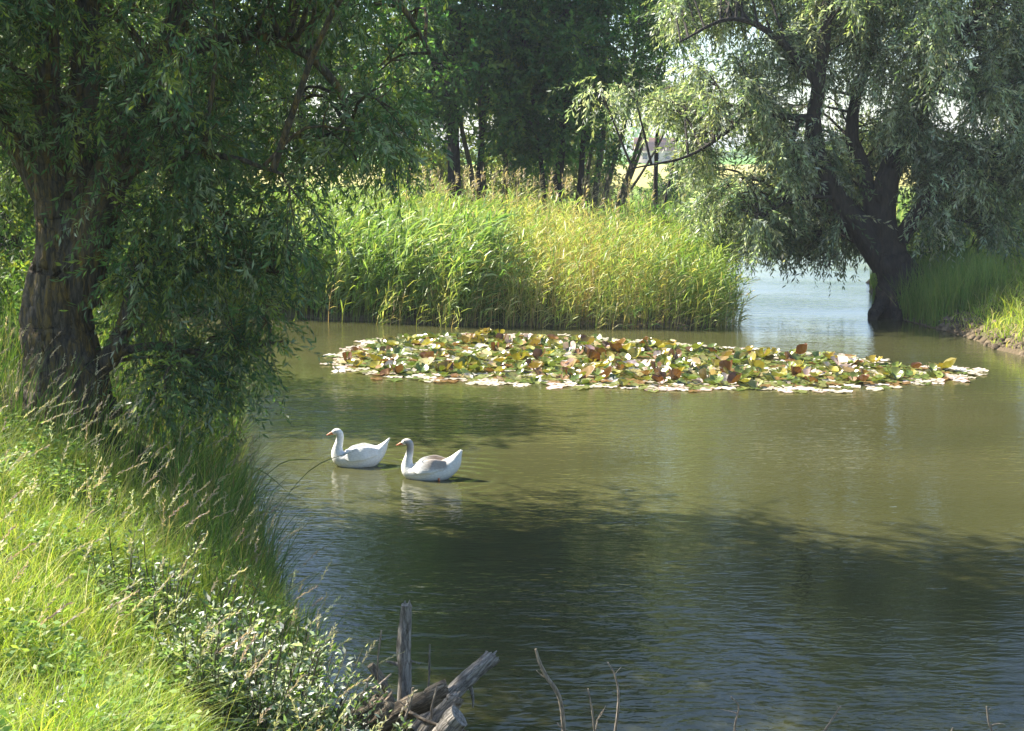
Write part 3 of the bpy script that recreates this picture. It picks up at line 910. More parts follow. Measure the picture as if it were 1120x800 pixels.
# ------------------------------------------------------------------ summer haze
m, nt, out = mat('summer_haze')
pv = N(nt, 'ShaderNodeVolumePrincipled', Density=HAZE)
pv.inputs['Color'].default_value = (0.86, 0.92, 1.0, 1)
nt.links.new(pv.outputs[0], out.inputs['Volume'])
mb = MB()
X0, X1, Y0, Y1, Z0, Z1 = -2800, 2800, -400, 3400, -2.2, 24.0
mb.add([(X0, Y0, Z0), (X1, Y0, Z0), (X1, Y1, Z0), (X0, Y1, Z0), (X0, Y0, Z1), (X1, Y0, Z1), (X1, Y1, Z1), (X0, Y1, Z1)],
       [[0, 3, 2, 1], [4, 5, 6, 7], [0, 1, 5, 4], [1, 2, 6, 5], [2, 3, 7, 6], [3, 0, 4, 7]])
tag(mb.build('haze', m), 'thin summer haze softening the far trees', 'haze', kind='stuff')

# ------------------------------------------------------------------ reeds on the island
rng = np.random.default_rng(101)


def in_view(P, margin=260):
    px, py, f = project(P)
    return (f > 0.5) & (px > -margin) & (px < 1120 + margin) & (py > -600) & (py < 800 + margin)


def reeds(mb, X, Y, H, cols, weights, wind, nl=8, lw=0.020, ll=0.42):
    n = len(X)
    Z = ground_z(X, Y)
    B = np.stack([X, Y, np.maximum(Z, -0.1)], 1)
    lean = np.stack([wind + rng.normal(size=n) * .10, rng.normal(size=n) * .08], 1)
    c = tints(n, cols, weights, .2)
    stem_c = c * np.array([1.15, .95, .9])
    blades(mb, B, H, lean, 0.012, stem_c, 0.5, 3)
    t = np.tile(np.linspace(0.22, 0.97, nl), n) + rng.normal(size=n * nl) * .04
    h = np.repeat(H, nl); le = np.repeat(lean, nl, 0); bb = np.repeat(B, nl, 0); dr = np.linalg.norm(le, axis=1)
    P = bb + np.stack([le[:, 0] * h * t**1.8, le[:, 1] * h * t**1.8, h * (t - .175 * dr * t**2.5)], 1)
    az = rng.uniform(0, 6.283, n * nl)
    D = np.stack([np.cos(az) * .75 + wind * 2.2 + .1, np.sin(az) * .5, rng.uniform(.25, 1.1, n * nl)], 1)
    D = norm(D)
    Lh = ll * rng.uniform(.6, 1.3, n * nl)
    S = norm(np.cross(D, np.array([0, 0, 1.0]) + rng.normal(size=(n * nl, 3)) * .6))
    w = (lw * rng.uniform(.7, 1.3, n * nl))[:, None]
    m1 = P + D * Lh[:, None] * .5; tip = P + D * Lh[:, None] * .95 + np.array([0, 0, -1.0]) * (Lh * rng.uniform(.05, .45, n * nl))[:, None]
    V = np.stack([P - S * w * .3, P + S * w * .3, m1 + S * w * .5, m1 - S * w * .5, tip], 1).reshape(-1, 3)
    k = np.arange(n * nl)[:, None] * 5
    tc = np.repeat(c, nl, 0) * rng.uniform(.8, 1.2, (n * nl, 1))
    off = mb.n
    mb.add(V, k + np.array([[0, 1, 2, 3]]), np.repeat(tc, 5, 0))
    mb.F.append(off + k + np.array([[3, 2, 4]])); mb.M.append(np.zeros(len(k)))


GREEN = [(0.21, 0.31, 0.07), (0.15, 0.25, 0.05), (0.30, 0.36, 0.10)]
TAN = [(0.50, 0.46, 0.20), (0.42, 0.44, 0.14), (0.32, 0.39, 0.09), (0.46, 0.38, 0.18)]
mb = MB()
n = 7600
X = rng.uniform(-10.5, 5.1, n); Y = 31.0 + rng.uniform(0, 1, n)**1.2 * 8.5
d = edge_dist(X, Y, POND)
ok = (~inside(X, Y, POND)) | (d < 0.25)
X, Y, d = X[ok], Y[ok], d[ok]
pxx, _, _ = project(np.stack([X, Y, X * 0 + 1], 1))
depthf = np.clip((Y - 31.0) / 7, 0, 1)
H = (1.7 + 0.12 * depthf + rng.normal(size=len(X)) * .16) * np.interp(pxx, [300, 420, 560, 690, 760, 800, 830], [1.06, 1.0, .88, .88, .80, .6, .42])
tan_p = np.interp(pxx, [430, 530, 640, 720, 770], [0.05, .75, .88, .5, .05])
H = H * (1 + .10 * np.sin(X * 2.1 + Y * .7) + .07 * np.sin(X * 5.3 - Y * 1.9) + .05 * np.sin(X * 11 + Y * 4))
is_tan = rng.uniform(size=len(X)) < tan_p
g = ~is_tan
reeds(mb, X[g], Y[g], H[g], GREEN, None, 0.20, 9, 0.027, 0.36)
reeds(mb, X[is_tan], Y[is_tan], H[is_tan] * .97, TAN, None, 0.06, 7, 0.018, 0.30)
X = rng.uniform(-6.5, -.6, 900); Y = rng.uniform(31.4, 34.5, 900)
k_ = ~inside(X, Y, POND) | (edge_dist(X, Y, POND) < .15)
X, Y = X[k_], Y[k_]
reeds(mb, X, Y, rng.uniform(1.1, 2.0, len(X)), [(0.17, 0.28, 0.07), (0.24, 0.33, 0.10), (0.36, 0.42, 0.2)], [.45, .4, .15], .3, 8, .05, .55)
X = np.concatenate([rng.uniform(-6.5, 5.0, 500), rng.uniform(4.2, 5.7, 260)]); Y = np.concatenate([rng.uniform(30.4, 32.2, 500), rng.uniform(31, 37, 260)])
k_ = edge_dist(X, Y, POND) < .55
X, Y = X[k_], Y[k_]
reeds(mb, X, Y, rng.uniform(.4, 1.3, len(X)), TAN + GREEN[:1], None, .25, 5, .022, .35)
tag(mb.build('reed_bed', M_reed), 'thick bed of green and tan reeds on the island across the pond', 'reeds', kind='stuff')
# tall dry plumes rising at the back of the bed
mb = MB()
n = 210
X = rng.uniform(-3.2, 4.6, n); Y = rng.uniform(36, 41, n)
B = np.stack([X, Y, ground_z(X, Y)], 1)
H = rng.uniform(1.7, 2.6, n)
lean = np.stack([.08 + rng.normal(size=n) * .1, rng.normal(size=n) * .05], 1)
blades(mb, B, H, lean, .014, tints(n, [(0.36, .30, .18), (.28, .24, .14)]), .3, 3)
top = B + np.stack([lean[:, 0] * H, lean[:, 1] * H, H * .97], 1)
k = 9
PB = np.repeat(top, k, 0) - np.stack([np.repeat(lean[:, 0], k) * .25, np.zeros(n * k), np.tile(np.linspace(0, .26, k), n)], 1)
leaves(mb, PB, rand_unit(n * k) * .6 + np.array([.4, 0, .7]), .13, .03, tints(n * k, [(0.33, .26, .18), (.42, .34, .24)]))
tag(mb.build('dry_reed_plumes', M_grass), 'tall dry grass plumes standing behind the reed bed', 'dry grass', kind='stuff')

# ------------------------------------------------------------------ bank grass
rng = np.random.default_rng(202)


def scatter(n, x0, x1, y0, y1, dmin=0.0):
    X = rng.uniform(x0, x1, n); Y = rng.uniform(y0, y1, n)
    ok = ~inside(X, Y, POND) & (edge_dist(X, Y, POND) >= dmin)
    P = np.stack([X[ok], Y[ok], ground_z(X[ok], Y[ok])], 1)
    return P[in_view(P)]


def patch(P, s=0.9, ph=0.0):
    return 0.5 + 0.25 * np.sin(P[:, 0] * 2.3 * s + 1.3 * np.sin(P[:, 1] * 1.1 * s + ph)) + 0.25 * np.sin(P[:, 1] * 2.9 * s + 1.7 * np.sin(P[:, 0] * 1.7 * s + ph))


LUSH = [(0.30, 0.39, 0.055), (0.38, 0.43, 0.085), (0.18, 0.28, 0.045), (0.50, 0.46, 0.20)]
mb = MB()
P = scatter(95000, -6.5, 0.2, 3.6, 12.5)
h = 0.07 + 0.45 * (patch(P) * .55 + patch(P, 2.6, 1.1) * .45)**1.9
h *= rng.uniform(.45, 1.5, len(P))
blades(mb, P, h, np.stack([.2 + .5 * (patch(P, 1.4, 2) - .5) + rng.normal(size=len(P)) * .55, rng.normal(size=len(P)) * .5], 1), rng.uniform(.004, .010, len(P)), tints(len(P), LUSH, [.35, .3, .25, .1], .25), 1.0, 3)
P = scatter(9000, -8.5, -1.0, 12.0, 27)
P = P[np.hypot(P[:, 0] + 4.55, P[:, 1] - D0) > .45]
blades(mb, P, rng.uniform(.35, .95, len(P)), np.stack([.3 + rng.normal(size=len(P)) * .25, rng.normal(size=len(P)) * .2], 1), rng.uniform(.008, .016, len(P)),
       tints(len(P), [(0.10, 0.18, 0.035), (0.14, 0.22, 0.04), (.3, .29, .1)], [.5, .4, .1], .25), 1.0, 3)
# broad leaved weeds between the grass tufts
P = scatter(5200, -5.5, -0.3, 4.2, 12)
P = P[patch(P, 1.1, 4.0) > .55]
k = 7
n = len(P)
PB = np.repeat(P + np.stack([0 * P[:, 0], 0 * P[:, 0], rng.uniform(.05, .3, n)], 1), k, 0) + rng.normal(size=(n * k, 3)) * .03
D = rng.normal(size=(n * k, 3)); D[:, 2] = rng.uniform(-.1, .7, n * k)
leaves(mb, PB, D, .055 * rng.uniform(.5, 1.3, n * k), .024, tints(n * k, [(.20, .32, .07), (.28, .38, .10), (.13, .22, .05)]), 1.2, fold=False)
# tall grass and sedge along the water's edge
P = scatter(17000, -5.5, 0.0, 8.5, 21, 0.0)
P = P[edge_dist(P[:, 0], P[:, 1], POND) < 0.9]
blades(mb, P, rng.uniform(.45, 1.0, len(P)) * np.interp(P[:, 1], [8.5, 10, 12, 22], [.4, .75, 1, 1.1]),
       np.stack([.22 + rng.normal(size=len(P)) * .38, rng.normal(size=len(P)) * .3], 1), rng.uniform(.005, .018, len(P)),
       tints(len(P), [(0.08, 0.15, 0.035), (0.14, 0.21, 0.045), (.32, .28, .12)], [.5, .3, .2], .35), 1.0, 3)
tag(mb.build('bank_grass', M_grass), 'long sunlit grass covering the left bank', 'grass', kind='stuff')
P = scatter(2600, -5.2, -1.6, 11.5, 19, 0.0)
P = P[edge_dist(P[:, 0], P[:, 1], POND) < 1.5]
reeds(mb, P[:, 0], P[:, 1], rng.uniform(.6, 1.25, len(P)), [(0.10, 0.18, 0.045), (0.14, 0.22, 0.05)], None, .22, 6, .018, .34)
# seed heads
mb = MB()
P = scatter(1300, -5.5, -0.8, 5.5, 15.5)
P = P[np.hypot(P[:, 0] + 1.62, P[:, 1] - 7.6) > .75]
P = P[rng.uniform(size=len(P)) < .55]
n = len(P)
H = rng.uniform(.5, .95, n)
lean = np.stack([.3 + rng.normal(size=n) * .2, rng.normal(size=n) * .15], 1)
blades(mb, P, H, lean, .004, tints(n, [(.32, .32, .12), (.4, .35, .2)]), 1.0, 4)
dr = np.linalg.norm(lean, axis=1)
k = 22
t = np.tile(np.linspace(.80, 1.0, k), n)
hh = np.repeat(H, k); le = np.repeat(lean, k, 0); bb = np.repeat(P, k, 0); d2 = np.repeat(dr, k)
PB = bb + np.stack([le[:, 0] * hh * t**1.8, le[:, 1] * hh * t**1.8, hh * (t - .35 * d2 * t**2.5)], 1)
leaves(mb, PB, rand_unit(n * k) * .5 + np.stack([le[:, 0] * 1.5, le[:, 1], .6 + 0 * t], 1), .028, .008, np.repeat(tints(n, [(.42, .36, .27), (.38, .30, .26), (.46, .42, .30)]), k, 0))
tag(mb.build('grass_seed_heads', M_grass), 'pale nodding seed heads over the left bank grass', 'seed heads', kind='stuff')
# right bank grass
mb = MB()
P = scatter(22000, 9.3, 16, 23, 40, 0.08)
dd = edge_dist(P[:, 0], P[:, 1], POND)
h = rng.uniform(.2, .6, len(P)) * np.clip(.35 + dd * .6, .3, 1.2)
blades(mb, P, h, np.stack([-.1 + rng.normal(size=len(P)) * .55, rng.normal(size=len(P)) * .5], 1), rng.uniform(.010, .034, len(P)), tints(len(P), LUSH, [.35, .3, .15, .2], .35), 1.0, 3)
P = scatter(9000, 9.0, 11.2, 31, 35.5, 0.0)
blades(mb, P, rng.uniform(.5, 1.2, len(P)), np.stack([rng.normal(size=len(P)) * .2, rng.normal(size=len(P)) * .2], 1), .02, tints(len(P), GREEN, None, .25), 1.0, 2)
tag(mb.build('right_bank_grass', M_grass), 'bright grass on the right bank above bare soil', 'grass', kind='stuff')
# clods, stones and roots on the bare strip of the right bank
mb = MB()
q = np.random.default_rng(909)
XX = q.uniform(9.0, 12, 6000); YY = q.uniform(20, 33, 6000)
zz = ground_z(XX, YY)
ok = np.where((zz > -.03) & (zz < .38))[0][:700]
oct_ = norm(np.array([(1, 0, 0), (.7, .7, 0), (0, 1, 0), (-.7, .7, 0), (-1, 0, 0), (-.7, -.7, 0), (0, -1, 0), (.7, -.7, 0)], float))
for i in ok:
    r0 = q.uniform(.02, .075)
    ring = oct_ * r0 * q.uniform(.7, 1.3, (8, 1)) * np.array([1.3, 1, 1])
    V = np.vstack([ring - [0, 0, r0 * .3], ring * .75 + [0, 0, r0 * q.uniform(.3, .6)], [[0, 0, r0 * .75]]]) + np.array([XX[i], YY[i], zz[i]])
    k = np.arange(8)
    c = np.array((.13, .10, .065)) * q.uniform(.5, 1.5)
    mb.add(V, np.stack([k, (k + 1) % 8, 8 + (k + 1) % 8, 8 + k], 1), c)
    mb.F.append(mb.n - 17 + np.stack([8 + k, 8 + (k + 1) % 8, np.full(8, 16)], 1)); mb.M.append(np.zeros(8))
tag(mb.build('soil_clods', attr_mat('clod_soil', .95, .1, .8, 40)), 'crumbling clods and stones on the bare edge of the right bank', 'soil', kind='stuff')
# grass on the land beyond the island and around the channel
mb = MB()
P = scatter(26000, -14, 24, 39, 76, 0.0)
blades(mb, P, rng.uniform(.5, 1.2, len(P)), np.stack([.1 + rng.normal(size=len(P)) * .2, rng.normal(size=len(P)) * .2], 1), .04, tints(len(P), GREEN + TAN[:1], [.35, .3, .25, .1], .25), 1.0, 2)
tag(mb.build('meadow_grass', M_grass), 'tall meadow grass between the island trees and the field', 'grass', kind='stuff')

# long reed blades leaning out from the left bank in front of the white goose
mb = MB()
spots = [((262, 560), (352, 503), 14.6), ((255, 545), (300, 470), 14.8), ((285, 575), (392, 492), 14.4), ((300, 590), (330, 530), 13.8), ((240, 520), (322, 545), 15.2)]
for a, b, Y in spots:
    p0, p1 = at(*a, Y), at(*b, Y)
    p0[2] = ground_z(p0[0], p0[1])
    m = (p0 + p1) / 2 + np.array([0, 0, .22])
    S = smooth_path(np.array([p0, m, p1]), 9)
    w = .016 * (1 - np.linspace(0, 1, 9)**3)[:, None] * np.array([0.3, 0, 1])
    V = np.concatenate([S - w * .5, S + w * .5])
    i = np.arange(8)[:, None]
    mb.add(V, np.concatenate([i, i + 1, i + 10, i + 9], 1), (0.06, 0.10, 0.04))
tag(mb.build('leaning_reed_blades', M_reed), 'few long dark reed blades arching out over the water', 'reeds', kind='stuff')

# ------------------------------------------------------------------ foreground plants with glossy leaves
def leafy_plant(name, label, cx, cy, n_stem, rad, h, seed, L, W, cols, weights, per=26, lean=0.15):
    global rng
    keep = rng; rng = np.random.default_rng(seed)
    zb = float(ground_z(cx, cy))
    root = empty(name, (cx, cy, zb), label, 'shrub')
    sb = MB(); fb = MB()
    for s in range(n_stem):
        a = rng.uniform(0, 6.283); rr = rad * math.sqrt(rng.uniform()) * 0.9
        x, y = cx + math.cos(a) * rr, cy + math.sin(a) * rr * .8
        z0 = float(ground_z(x, y)) - .02
        hh = h * rng.uniform(.55, 1.1) * (1 - .35 * (rr / rad)**2)
        top = np.array([x + math.cos(a) * rr * .35 + lean * hh + rng.normal() * .05, y + math.sin(a) * .1 + rng.normal() * .05, z0 + hh])
        S = smooth_path(np.array([(x, y, z0), ((x + top[0]) / 2 - .03, (y + top[1]) / 2, z0 + hh * .55), top]), 9)
        tube(sb, S, np.linspace(.006, .002, 9), 5, cap=False)
        m = per
        t = rng.uniform(.12, 1, m)
        P = np.stack([np.interp(t, np.linspace(0, 1, 9), S[:, i]) for i in range(3)], 1)
        az = rng.uniform(0, 6.283, m)
        D = np.stack([np.cos(az), np.sin(az), rng.uniform(.1, 1.1, m)], 1)
        sz = rng.uniform(.55, 1.2, m) * (1.1 - .45 * t)
        leaves(fb, P + norm(D) * rng.uniform(0, .05, (m, 1)), D, L * sz, W * sz, tints(m, cols, weights, .25), .9, fold=True)
    sb.build('stem', M_bark_pale, root, (cx, cy, zb), smooth=True)
    fb.build('foliage', M_shrub, root, (cx, cy, zb))
    rng = keep
    return root


SHR = [(0.07, 0.12, 0.04), (0.11, 0.17, 0.05), (0.42, 0.45, 0.36), (0.20, 0.28, 0.07)]  # the pale silvery tone paints white glints into the leaf colour
leafy_plant('leafy_shrub', 'bushy plant with glinting pale leaves on the bank beside the dead wood', -1.36, 7.8, 190, .62, .84, 61, .072, .030, SHR, [.24, .26, .36, .14], 34)
leafy_plant('leafy_shrub', 'thin glinting plant standing in the long grass above the bushy one', -2.15, 8.75, 55, .55, .66, 62, .058, .022, SHR, [.3, .3, .25, .15], 24)
leafy_plant('leafy_shrub', 'low leafy weed in the bottom left corner of the bank', -1.95, 5.75, 30, .32, .32, 63, .05, .024, SHR, [.25, .35, .2, .2], 22)

# ------------------------------------------------------------------ dead wood
def log(name, label, cat, P, r0, r1, m, seed, sides=12, rough=.12, knobs=(), broken=0.0, group=None):
    P = np.asarray(P, float)
    base = P[0].copy()
    quat = Vector(P[-1] - P[0]).to_track_quat('Z', 'Y')          # local Z runs along the wood so the grain follows it
    Rm = np.array(quat.to_matrix())
    S = smooth_path((P - base) @ Rm, 22)
    q = np.random.default_rng(seed)
    rad = np.linspace(r0, r1, 22) * (1 + .08 * np.sin(np.linspace(0, 9, 22) + seed)) * (1 + q.normal(size=22) * .02)
    S = S + np.cumsum(q.normal(size=S.shape) * r0 * .05, 0)
    mb = MB()
    tube(mb, S, rad, sides if r0 < .03 else 26, rough=rough, seed=seed, ridge=0.0 if r0 < .03 else .07)
    if broken:   # splintered end
        T = norm(S[-1] - S[-3])
        for k in range(8):
            o = rand_unit(1, q)[0] * r1 * .65
            tube(mb, np.array([S[-1] + o * .9 - T * r1 * .5, S[-1] + o + T * r1 * broken * q.uniform(.3, 1.2)]), [r1 * .36, r1 * .06], 5)
    o = mb.build(name, m, smooth=True)
    o.location = base
    o.rotation_euler = quat.to_euler()
    tag(o, label, cat, group)
    for (t, dv, ln, kr) in knobs:
        b = S[int(t * 21)]
        e = b + norm(np.array(dv, float) @ Rm) * ln
        kb = MB()
        K = smooth_path(np.array([b, (b + e) / 2 + q.normal(size=3) * ln * .08, e]), 7)
        tube(kb, K, np.linspace(kr, kr * .35, 7), 7, rough=.1, seed=seed + 3)
        kb.build('branch_stub', m, o, smooth=True)
    return o


G = 'dead logs at the water edge'
YL = 9.1
log('log', 'grey weathered post standing upright in the water beside the log pile', 'log', A([(443, 775, YL + .2), (444, 735, YL + .2), (441, 700, YL + .2), (444, 661, YL + .2)]), .05, .043, M_wood, 71,
    knobs=[(.42, (-1, 0, .3), .14, .02), (.5, (.7, 0, -.25), .12, .012), (.12, (1, -.3, .5), .1, .018)], broken=.5, group=G)
log('log', 'grey log slanting up to the right with a broken end over the water', 'log', A([(455, 800, YL), (490, 763, YL + .1), (516, 738, YL + .15), (540, 716, YL + .2)]), .055, .06, M_wood, 72,
    knobs=[(.62, (.15, 0, -1), .22, .016), (.85, (.6, -.5, .3), .06, .02)], broken=.6, group=G)
log('log', 'brown rotting log lying across the middle of the pile', 'log', A([(418, 792, YL - .1), (440, 778, YL - .15), (466, 766, YL - .2), (488, 756, YL - .2)]), .075, .068, M_wood_brown, 73,
    knobs=[(.7, (-.2, -.5, .8), .09, .02)], rough=.2, group=G)
log('log', 'pale split log pointing to the lower edge in front of the pile', 'log', A([(452, 818, YL - .5), (470, 795, YL - .45), (488, 776, YL - .45), (498, 766, YL - .45)]), .06, .05, M_wood, 74, rough=.2, broken=.4, group=G)
log('log', 'short cut log with flat pale end at the bottom of the pile', 'log', A([(462, 832, YL - .7), (480, 808, YL - .7), (503, 783, YL - .7)]), .07, .075, M_wood, 75, rough=.06, group=G)
log('log', 'knotted grey stump half hidden by the bushy plant', 'log', A([(372, 800, YL - .5), (392, 786, YL - .55), (408, 778, YL - .6), (418, 765, YL - .6)]), .085, .07, M_wood_brown, 76, rough=.25,
    knobs=[(.5, (-.5, -.2, 1), .16, .03), (.8, (.5, 0, .8), .1, .025)], broken=.5, group=G)
log('log', 'dark bark covered stick leaning left of the upright post', 'log', A([(432, 785, YL), (424, 757, YL), (416, 742, YL), (404, 728, YL)]), .035, .026, M_wood_brown, 77, rough=.2, group=G)


def twig(label, pts, r0, r1, seed, sides=(), group='bare twigs sticking up along the bottom edge', m=None):
    P = A(pts)
    return log('twig', label, 'twig', P, r0, r1, m or M_twig, seed, 7, .12, sides, 0, group)


twig('thin straight stick rising between the stump and the post', [(415, 815, YL - .3), (416, 770, YL - .3), (413, 730, YL - .3), (417, 690, YL - .3)], .010, .006, 81)
twig('thin stick leaning right across the brown log', [(430, 808, YL - .7), (442, 788, YL - .7), (450, 768, YL - .7), (453, 752, YL - .7)], .012, .006, 82, [(.6, (-1, 0, .6), .08, .006)])
twig('fine stick standing in water right of the upright post', [(468, 762, YL + .3), (469, 740, YL + .3), (470, 705, YL + .3)], .009, .006, 83, m=M_wood)
twig('crooked pale stick crossing in front of the stump', [(372, 772, YL - .7), (395, 760, YL - .7), (412, 752, YL - .7), (428, 738, YL - .6)], .013, .007, 91, [(.5, (.1, 0, 1), .1, .006)])
twig('brown stick lying low from the post base towards the slanting log', [(440, 775, YL - .3), (465, 788, YL - .5), (490, 796, YL - .6), (512, 800, YL - .6)], .014, .008, 92, m=M_wood_brown)
twig('short snapped stick poking up between the brown log and the split log', [(474, 800, YL - .5), (472, 775, YL - .5), (478, 752, YL - .5)], .010, .006, 93)
TY = 7.9
twig('thickest curved twig with a hooked pale tip', [(616, 830, TY), (617, 795, TY), (612, 762, TY), (599, 741, TY), (590, 722, TY), (587, 711, TY)], .019, .008, 84,
     [(.6, (-1, 0, .8), .09, .006), (.2, (-.6, 0, .5), .05, .007), (.75, (-.5, 0, 1), .05, .005)])
twig('pale forked twig between the two curved ones', [(652, 830, TY), (650, 800, TY), (647, 775, TY), (643, 754, TY)], .008, .004, 85, [(.3, (.35, 0, 1), .18, .005), (.45, (.6, 0, 1), .14, .004)])
twig('slender brown twig curving over to the left at its top', [(668, 830, TY), (674, 790, TY), (676, 760, TY), (672, 738, TY), (664, 724, TY)], .011, .004, 86, [(.8, (.5, 0, .6), .06, .003)])
twig('short twig with a dark bud left of the slanting pair', [(802, 830, TY), (804, 795, TY), (808, 773, TY), (800, 762, TY)], .008, .004, 87, [(.55, (-.9, 0, .25), .11, .004)])
twig('slanting twig with a budded tip on its own', [(884, 830, TY), (902, 800, TY), (912, 784, TY), (919, 773, TY)], .008, .004, 88, [(.93, (-.5, 0, 1), .03, .003), (.93, (.9, 0, .6), .025, .003)])
twig('upright twig with a level side shoot nearest the right edge', [(1086, 830, TY), (1086, 803, TY), (1082, 790, TY), (1079, 772, TY)], .009, .005, 89, [(.6, (1, 0, .12), .09, .005), (.95, (.8, 0, .7), .03, .003)])
twig('small twig tip just showing above the bottom edge', [(1030, 830, TY), (1038, 805, TY), (1042, 796, TY)], .006, .004, 90)

# ------------------------------------------------------------------ lily pads
rng = np.random.default_rng(303)
LILY = np.array([(-3.7, 25.3), (-2.6, 24.0), (0, 23.2), (2.1, 22.7), (5.7, 22.6), (7.8, 23.6), (8.9, 24.9), (7.6, 25.7), (6.2, 27.2), (4.1, 28.1), (1.8, 29.6),
                 (-.8, 30.3), (-3.1, 29.2), (-3.6, 27.4)])


def pad_mesh(r, cup, bend, tilt, seed, c):
    """round leaf with a notch; cup lifts the rim, bend folds it about its midline"""
    q = np.random.default_rng(seed)
    th = np.linspace(R(12), R(348), 22)
    V = [(0, 0, 0)]; rings = 3
    ph = q.uniform(0, 6.28, 3)
    for k in range(1, rings + 1):
        f = k / rings
        rr = r * f * (1 + .05 * np.sin(3 * th + ph[0]) * f)
        z = r * (cup * f**2 + bend * np.abs(np.sin(th)) * f**1.5 + .06 * f * np.sin(4 * th + ph[1]) + .04 * f * np.sin(7 * th + ph[2]))
        V += list(zip(rr * np.cos(th), rr * np.sin(th) * (1 - .35 * abs(bend)), z))
    V = np.array(V)
    ct, st = math.cos(tilt), math.sin(tilt)
    V = np.stack([V[:, 0] * ct - V[:, 2] * st, V[:, 1], V[:, 0] * st + V[:, 2] * ct], 1)
    m = len(th)
    F3 = [[0, 1 + i, 2 + i] for i in range(m - 1)]
    F4 = []
    for k in range(rings - 1):
        o = 1 + k * m
        F4 += [[o + i, o + m + i, o + m + i + 1, o + i + 1] for i in range(m - 1)]
    rad_t = np.repeat([0, 1 / 3, 2 / 3, 1.0], [1, m, m, m])[:, None]
    edge_c = np.asarray(c) * np.array(q.choice([0, 1]) and [.8, .5, .5] or [1.1, 1.05, .9])
    f = rad_t**2 * q.uniform(.2, .9)
    tint = (np.asarray(c)[None] * (1 - f) + edge_c[None] * f) * (1 + q.normal(size=(len(V), 1)) * .16)
    return V, np.array(F3), np.array(F4), np.clip(tint, 0, .9)


def poly_scatter(n, poly, mind):
    out = []
    tries = 0
    lo, hi = poly.min(0), poly.max(0)
    grid = {}
    while len(out) < n and tries < 200000:
        tries += 1
        p = rng.uniform(lo, hi)
        if not inside(np.array([p[0]]), np.array([p[1]]), poly)[0]: continue
        g = (int(p[0] / mind), int(p[1] / mind))
        if any(math.hypot(p[0] - a[0], p[1] - a[1]) < mind for i in (-1, 0, 1) for j in (-1, 0, 1) for a in grid.get((g[0] + i, g[1] + j), ())): continue
        grid.setdefault(g, []).append(p); out.append(p)
    return np.array(out)


kinds = [
    ('green lily pad cupped up above the water among the other pads', 'upright green lily pads', [(0.13, 0.18, 0.03), (0.20, 0.24, 0.04), (0.10, 0.16, 0.03)], 110, (.15, .45), (.1, .5), (.1, .7)),
    ('brown red lily pad curled up out of the water', 'curled brown red lily pads', [(0.15, 0.08, 0.03), (0.12, 0.07, 0.025), (0.22, .16, .04)], 50, (.2, .5), (.3, .8), (.2, .9)),
    ('pale pinkish lily pad turned on edge showing its underside', 'pale pink lily pads on edge', [(0.58, 0.46, 0.43), (0.72, 0.66, 0.64), (.50, .37, .31)], 28, (.1, .3), (.2, .6), (.3, 1.0)),
    ('yellowing lily pad tilted above the flat pads', 'yellowing lily pads', [(0.30, 0.27, 0.035), (0.28, 0.27, 0.05)], 90, (.1, .4), (.1, .5), (.1, .7)),
]
pts = poly_scatter(2300, LILY, 0.14)
_e = edge_dist(pts[:, 0], pts[:, 1], LILY)
_w = .55 + .35 * np.sin(pts[:, 0] * 2.3 + 1) * np.sin(pts[:, 1] * 1.9) + .25 * np.sin(pts[:, 0] * 5.1 + pts[:, 1] * 3.7)
pts = pts[(_e > _w * .4 - .05) | (rng.uniform(size=len(pts)) < .2)]
_g = np.sin(pts[:, 0] * 1.3 + .6 * np.sin(pts[:, 1] * 2)) + np.sin(pts[:, 1] * 2.6 + pts[:, 0] * .8)
pts = pts[(_g < 1.6) | (rng.uniform(size=len(pts)) < .5)]
ed = edge_dist(pts[:, 0], pts[:, 1], LILY)
inner = np.where(ed > 0.45)[0]
rng.shuffle(inner)
used = np.zeros(len(pts), bool)
j = 0
for label, grp, cols, cnt, cu, be, ti in kinds:
    protos = []
    for v in range(7):
        c = cols[v % len(cols)]
        V, F3, F4, T = pad_mesh(rng.uniform(.10, .165), rng.uniform(*cu), rng.uniform(*be), rng.uniform(*ti), 500 + v + cnt, c)
        mb = MB(); mb.add(V, F3, T); mb.F.append(F4); mb.M.append(np.zeros(len(F4)))
        protos.append(mb.build('lily_pad', M_pad, smooth=True))
    for k in range(cnt):
        p = pts[inner[j]]; used[inner[j]] = True; j += 1
        o = protos[k] if k < 7 else protos[k % 7].copy()
        if k >= 7: C.objects.link(o)
        s = rng.uniform(.8, 1.2)
        o.location = (p[0], p[1], .03 + rng.uniform(.0, .07)); o.rotation_euler = (0, 0, rng.uniform(0, 6.283)); o.scale = (s, s, s)
        tag(o, label, 'lily pad', grp)
mb = MB()
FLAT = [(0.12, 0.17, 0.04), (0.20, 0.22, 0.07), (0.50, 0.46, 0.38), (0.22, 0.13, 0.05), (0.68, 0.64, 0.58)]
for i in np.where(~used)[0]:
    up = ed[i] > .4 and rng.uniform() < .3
    c = FLAT[rng.choice(5, p=[.36, .33, .08, .14, .09] if ed[i] > .4 else [.08, .15, .37, .05, .35])]  # rim pads mostly whitish: sun and sky glare put into the pad colour
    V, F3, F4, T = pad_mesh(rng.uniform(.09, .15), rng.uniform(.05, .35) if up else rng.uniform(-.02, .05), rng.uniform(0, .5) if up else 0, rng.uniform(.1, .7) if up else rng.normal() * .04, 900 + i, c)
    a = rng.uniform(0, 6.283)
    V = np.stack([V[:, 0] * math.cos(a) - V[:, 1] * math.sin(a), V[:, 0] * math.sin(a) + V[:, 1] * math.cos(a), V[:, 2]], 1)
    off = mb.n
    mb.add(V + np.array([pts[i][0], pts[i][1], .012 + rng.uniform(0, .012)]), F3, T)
    mb.F.append(off + F4); mb.M.append(np.zeros(len(F4)))
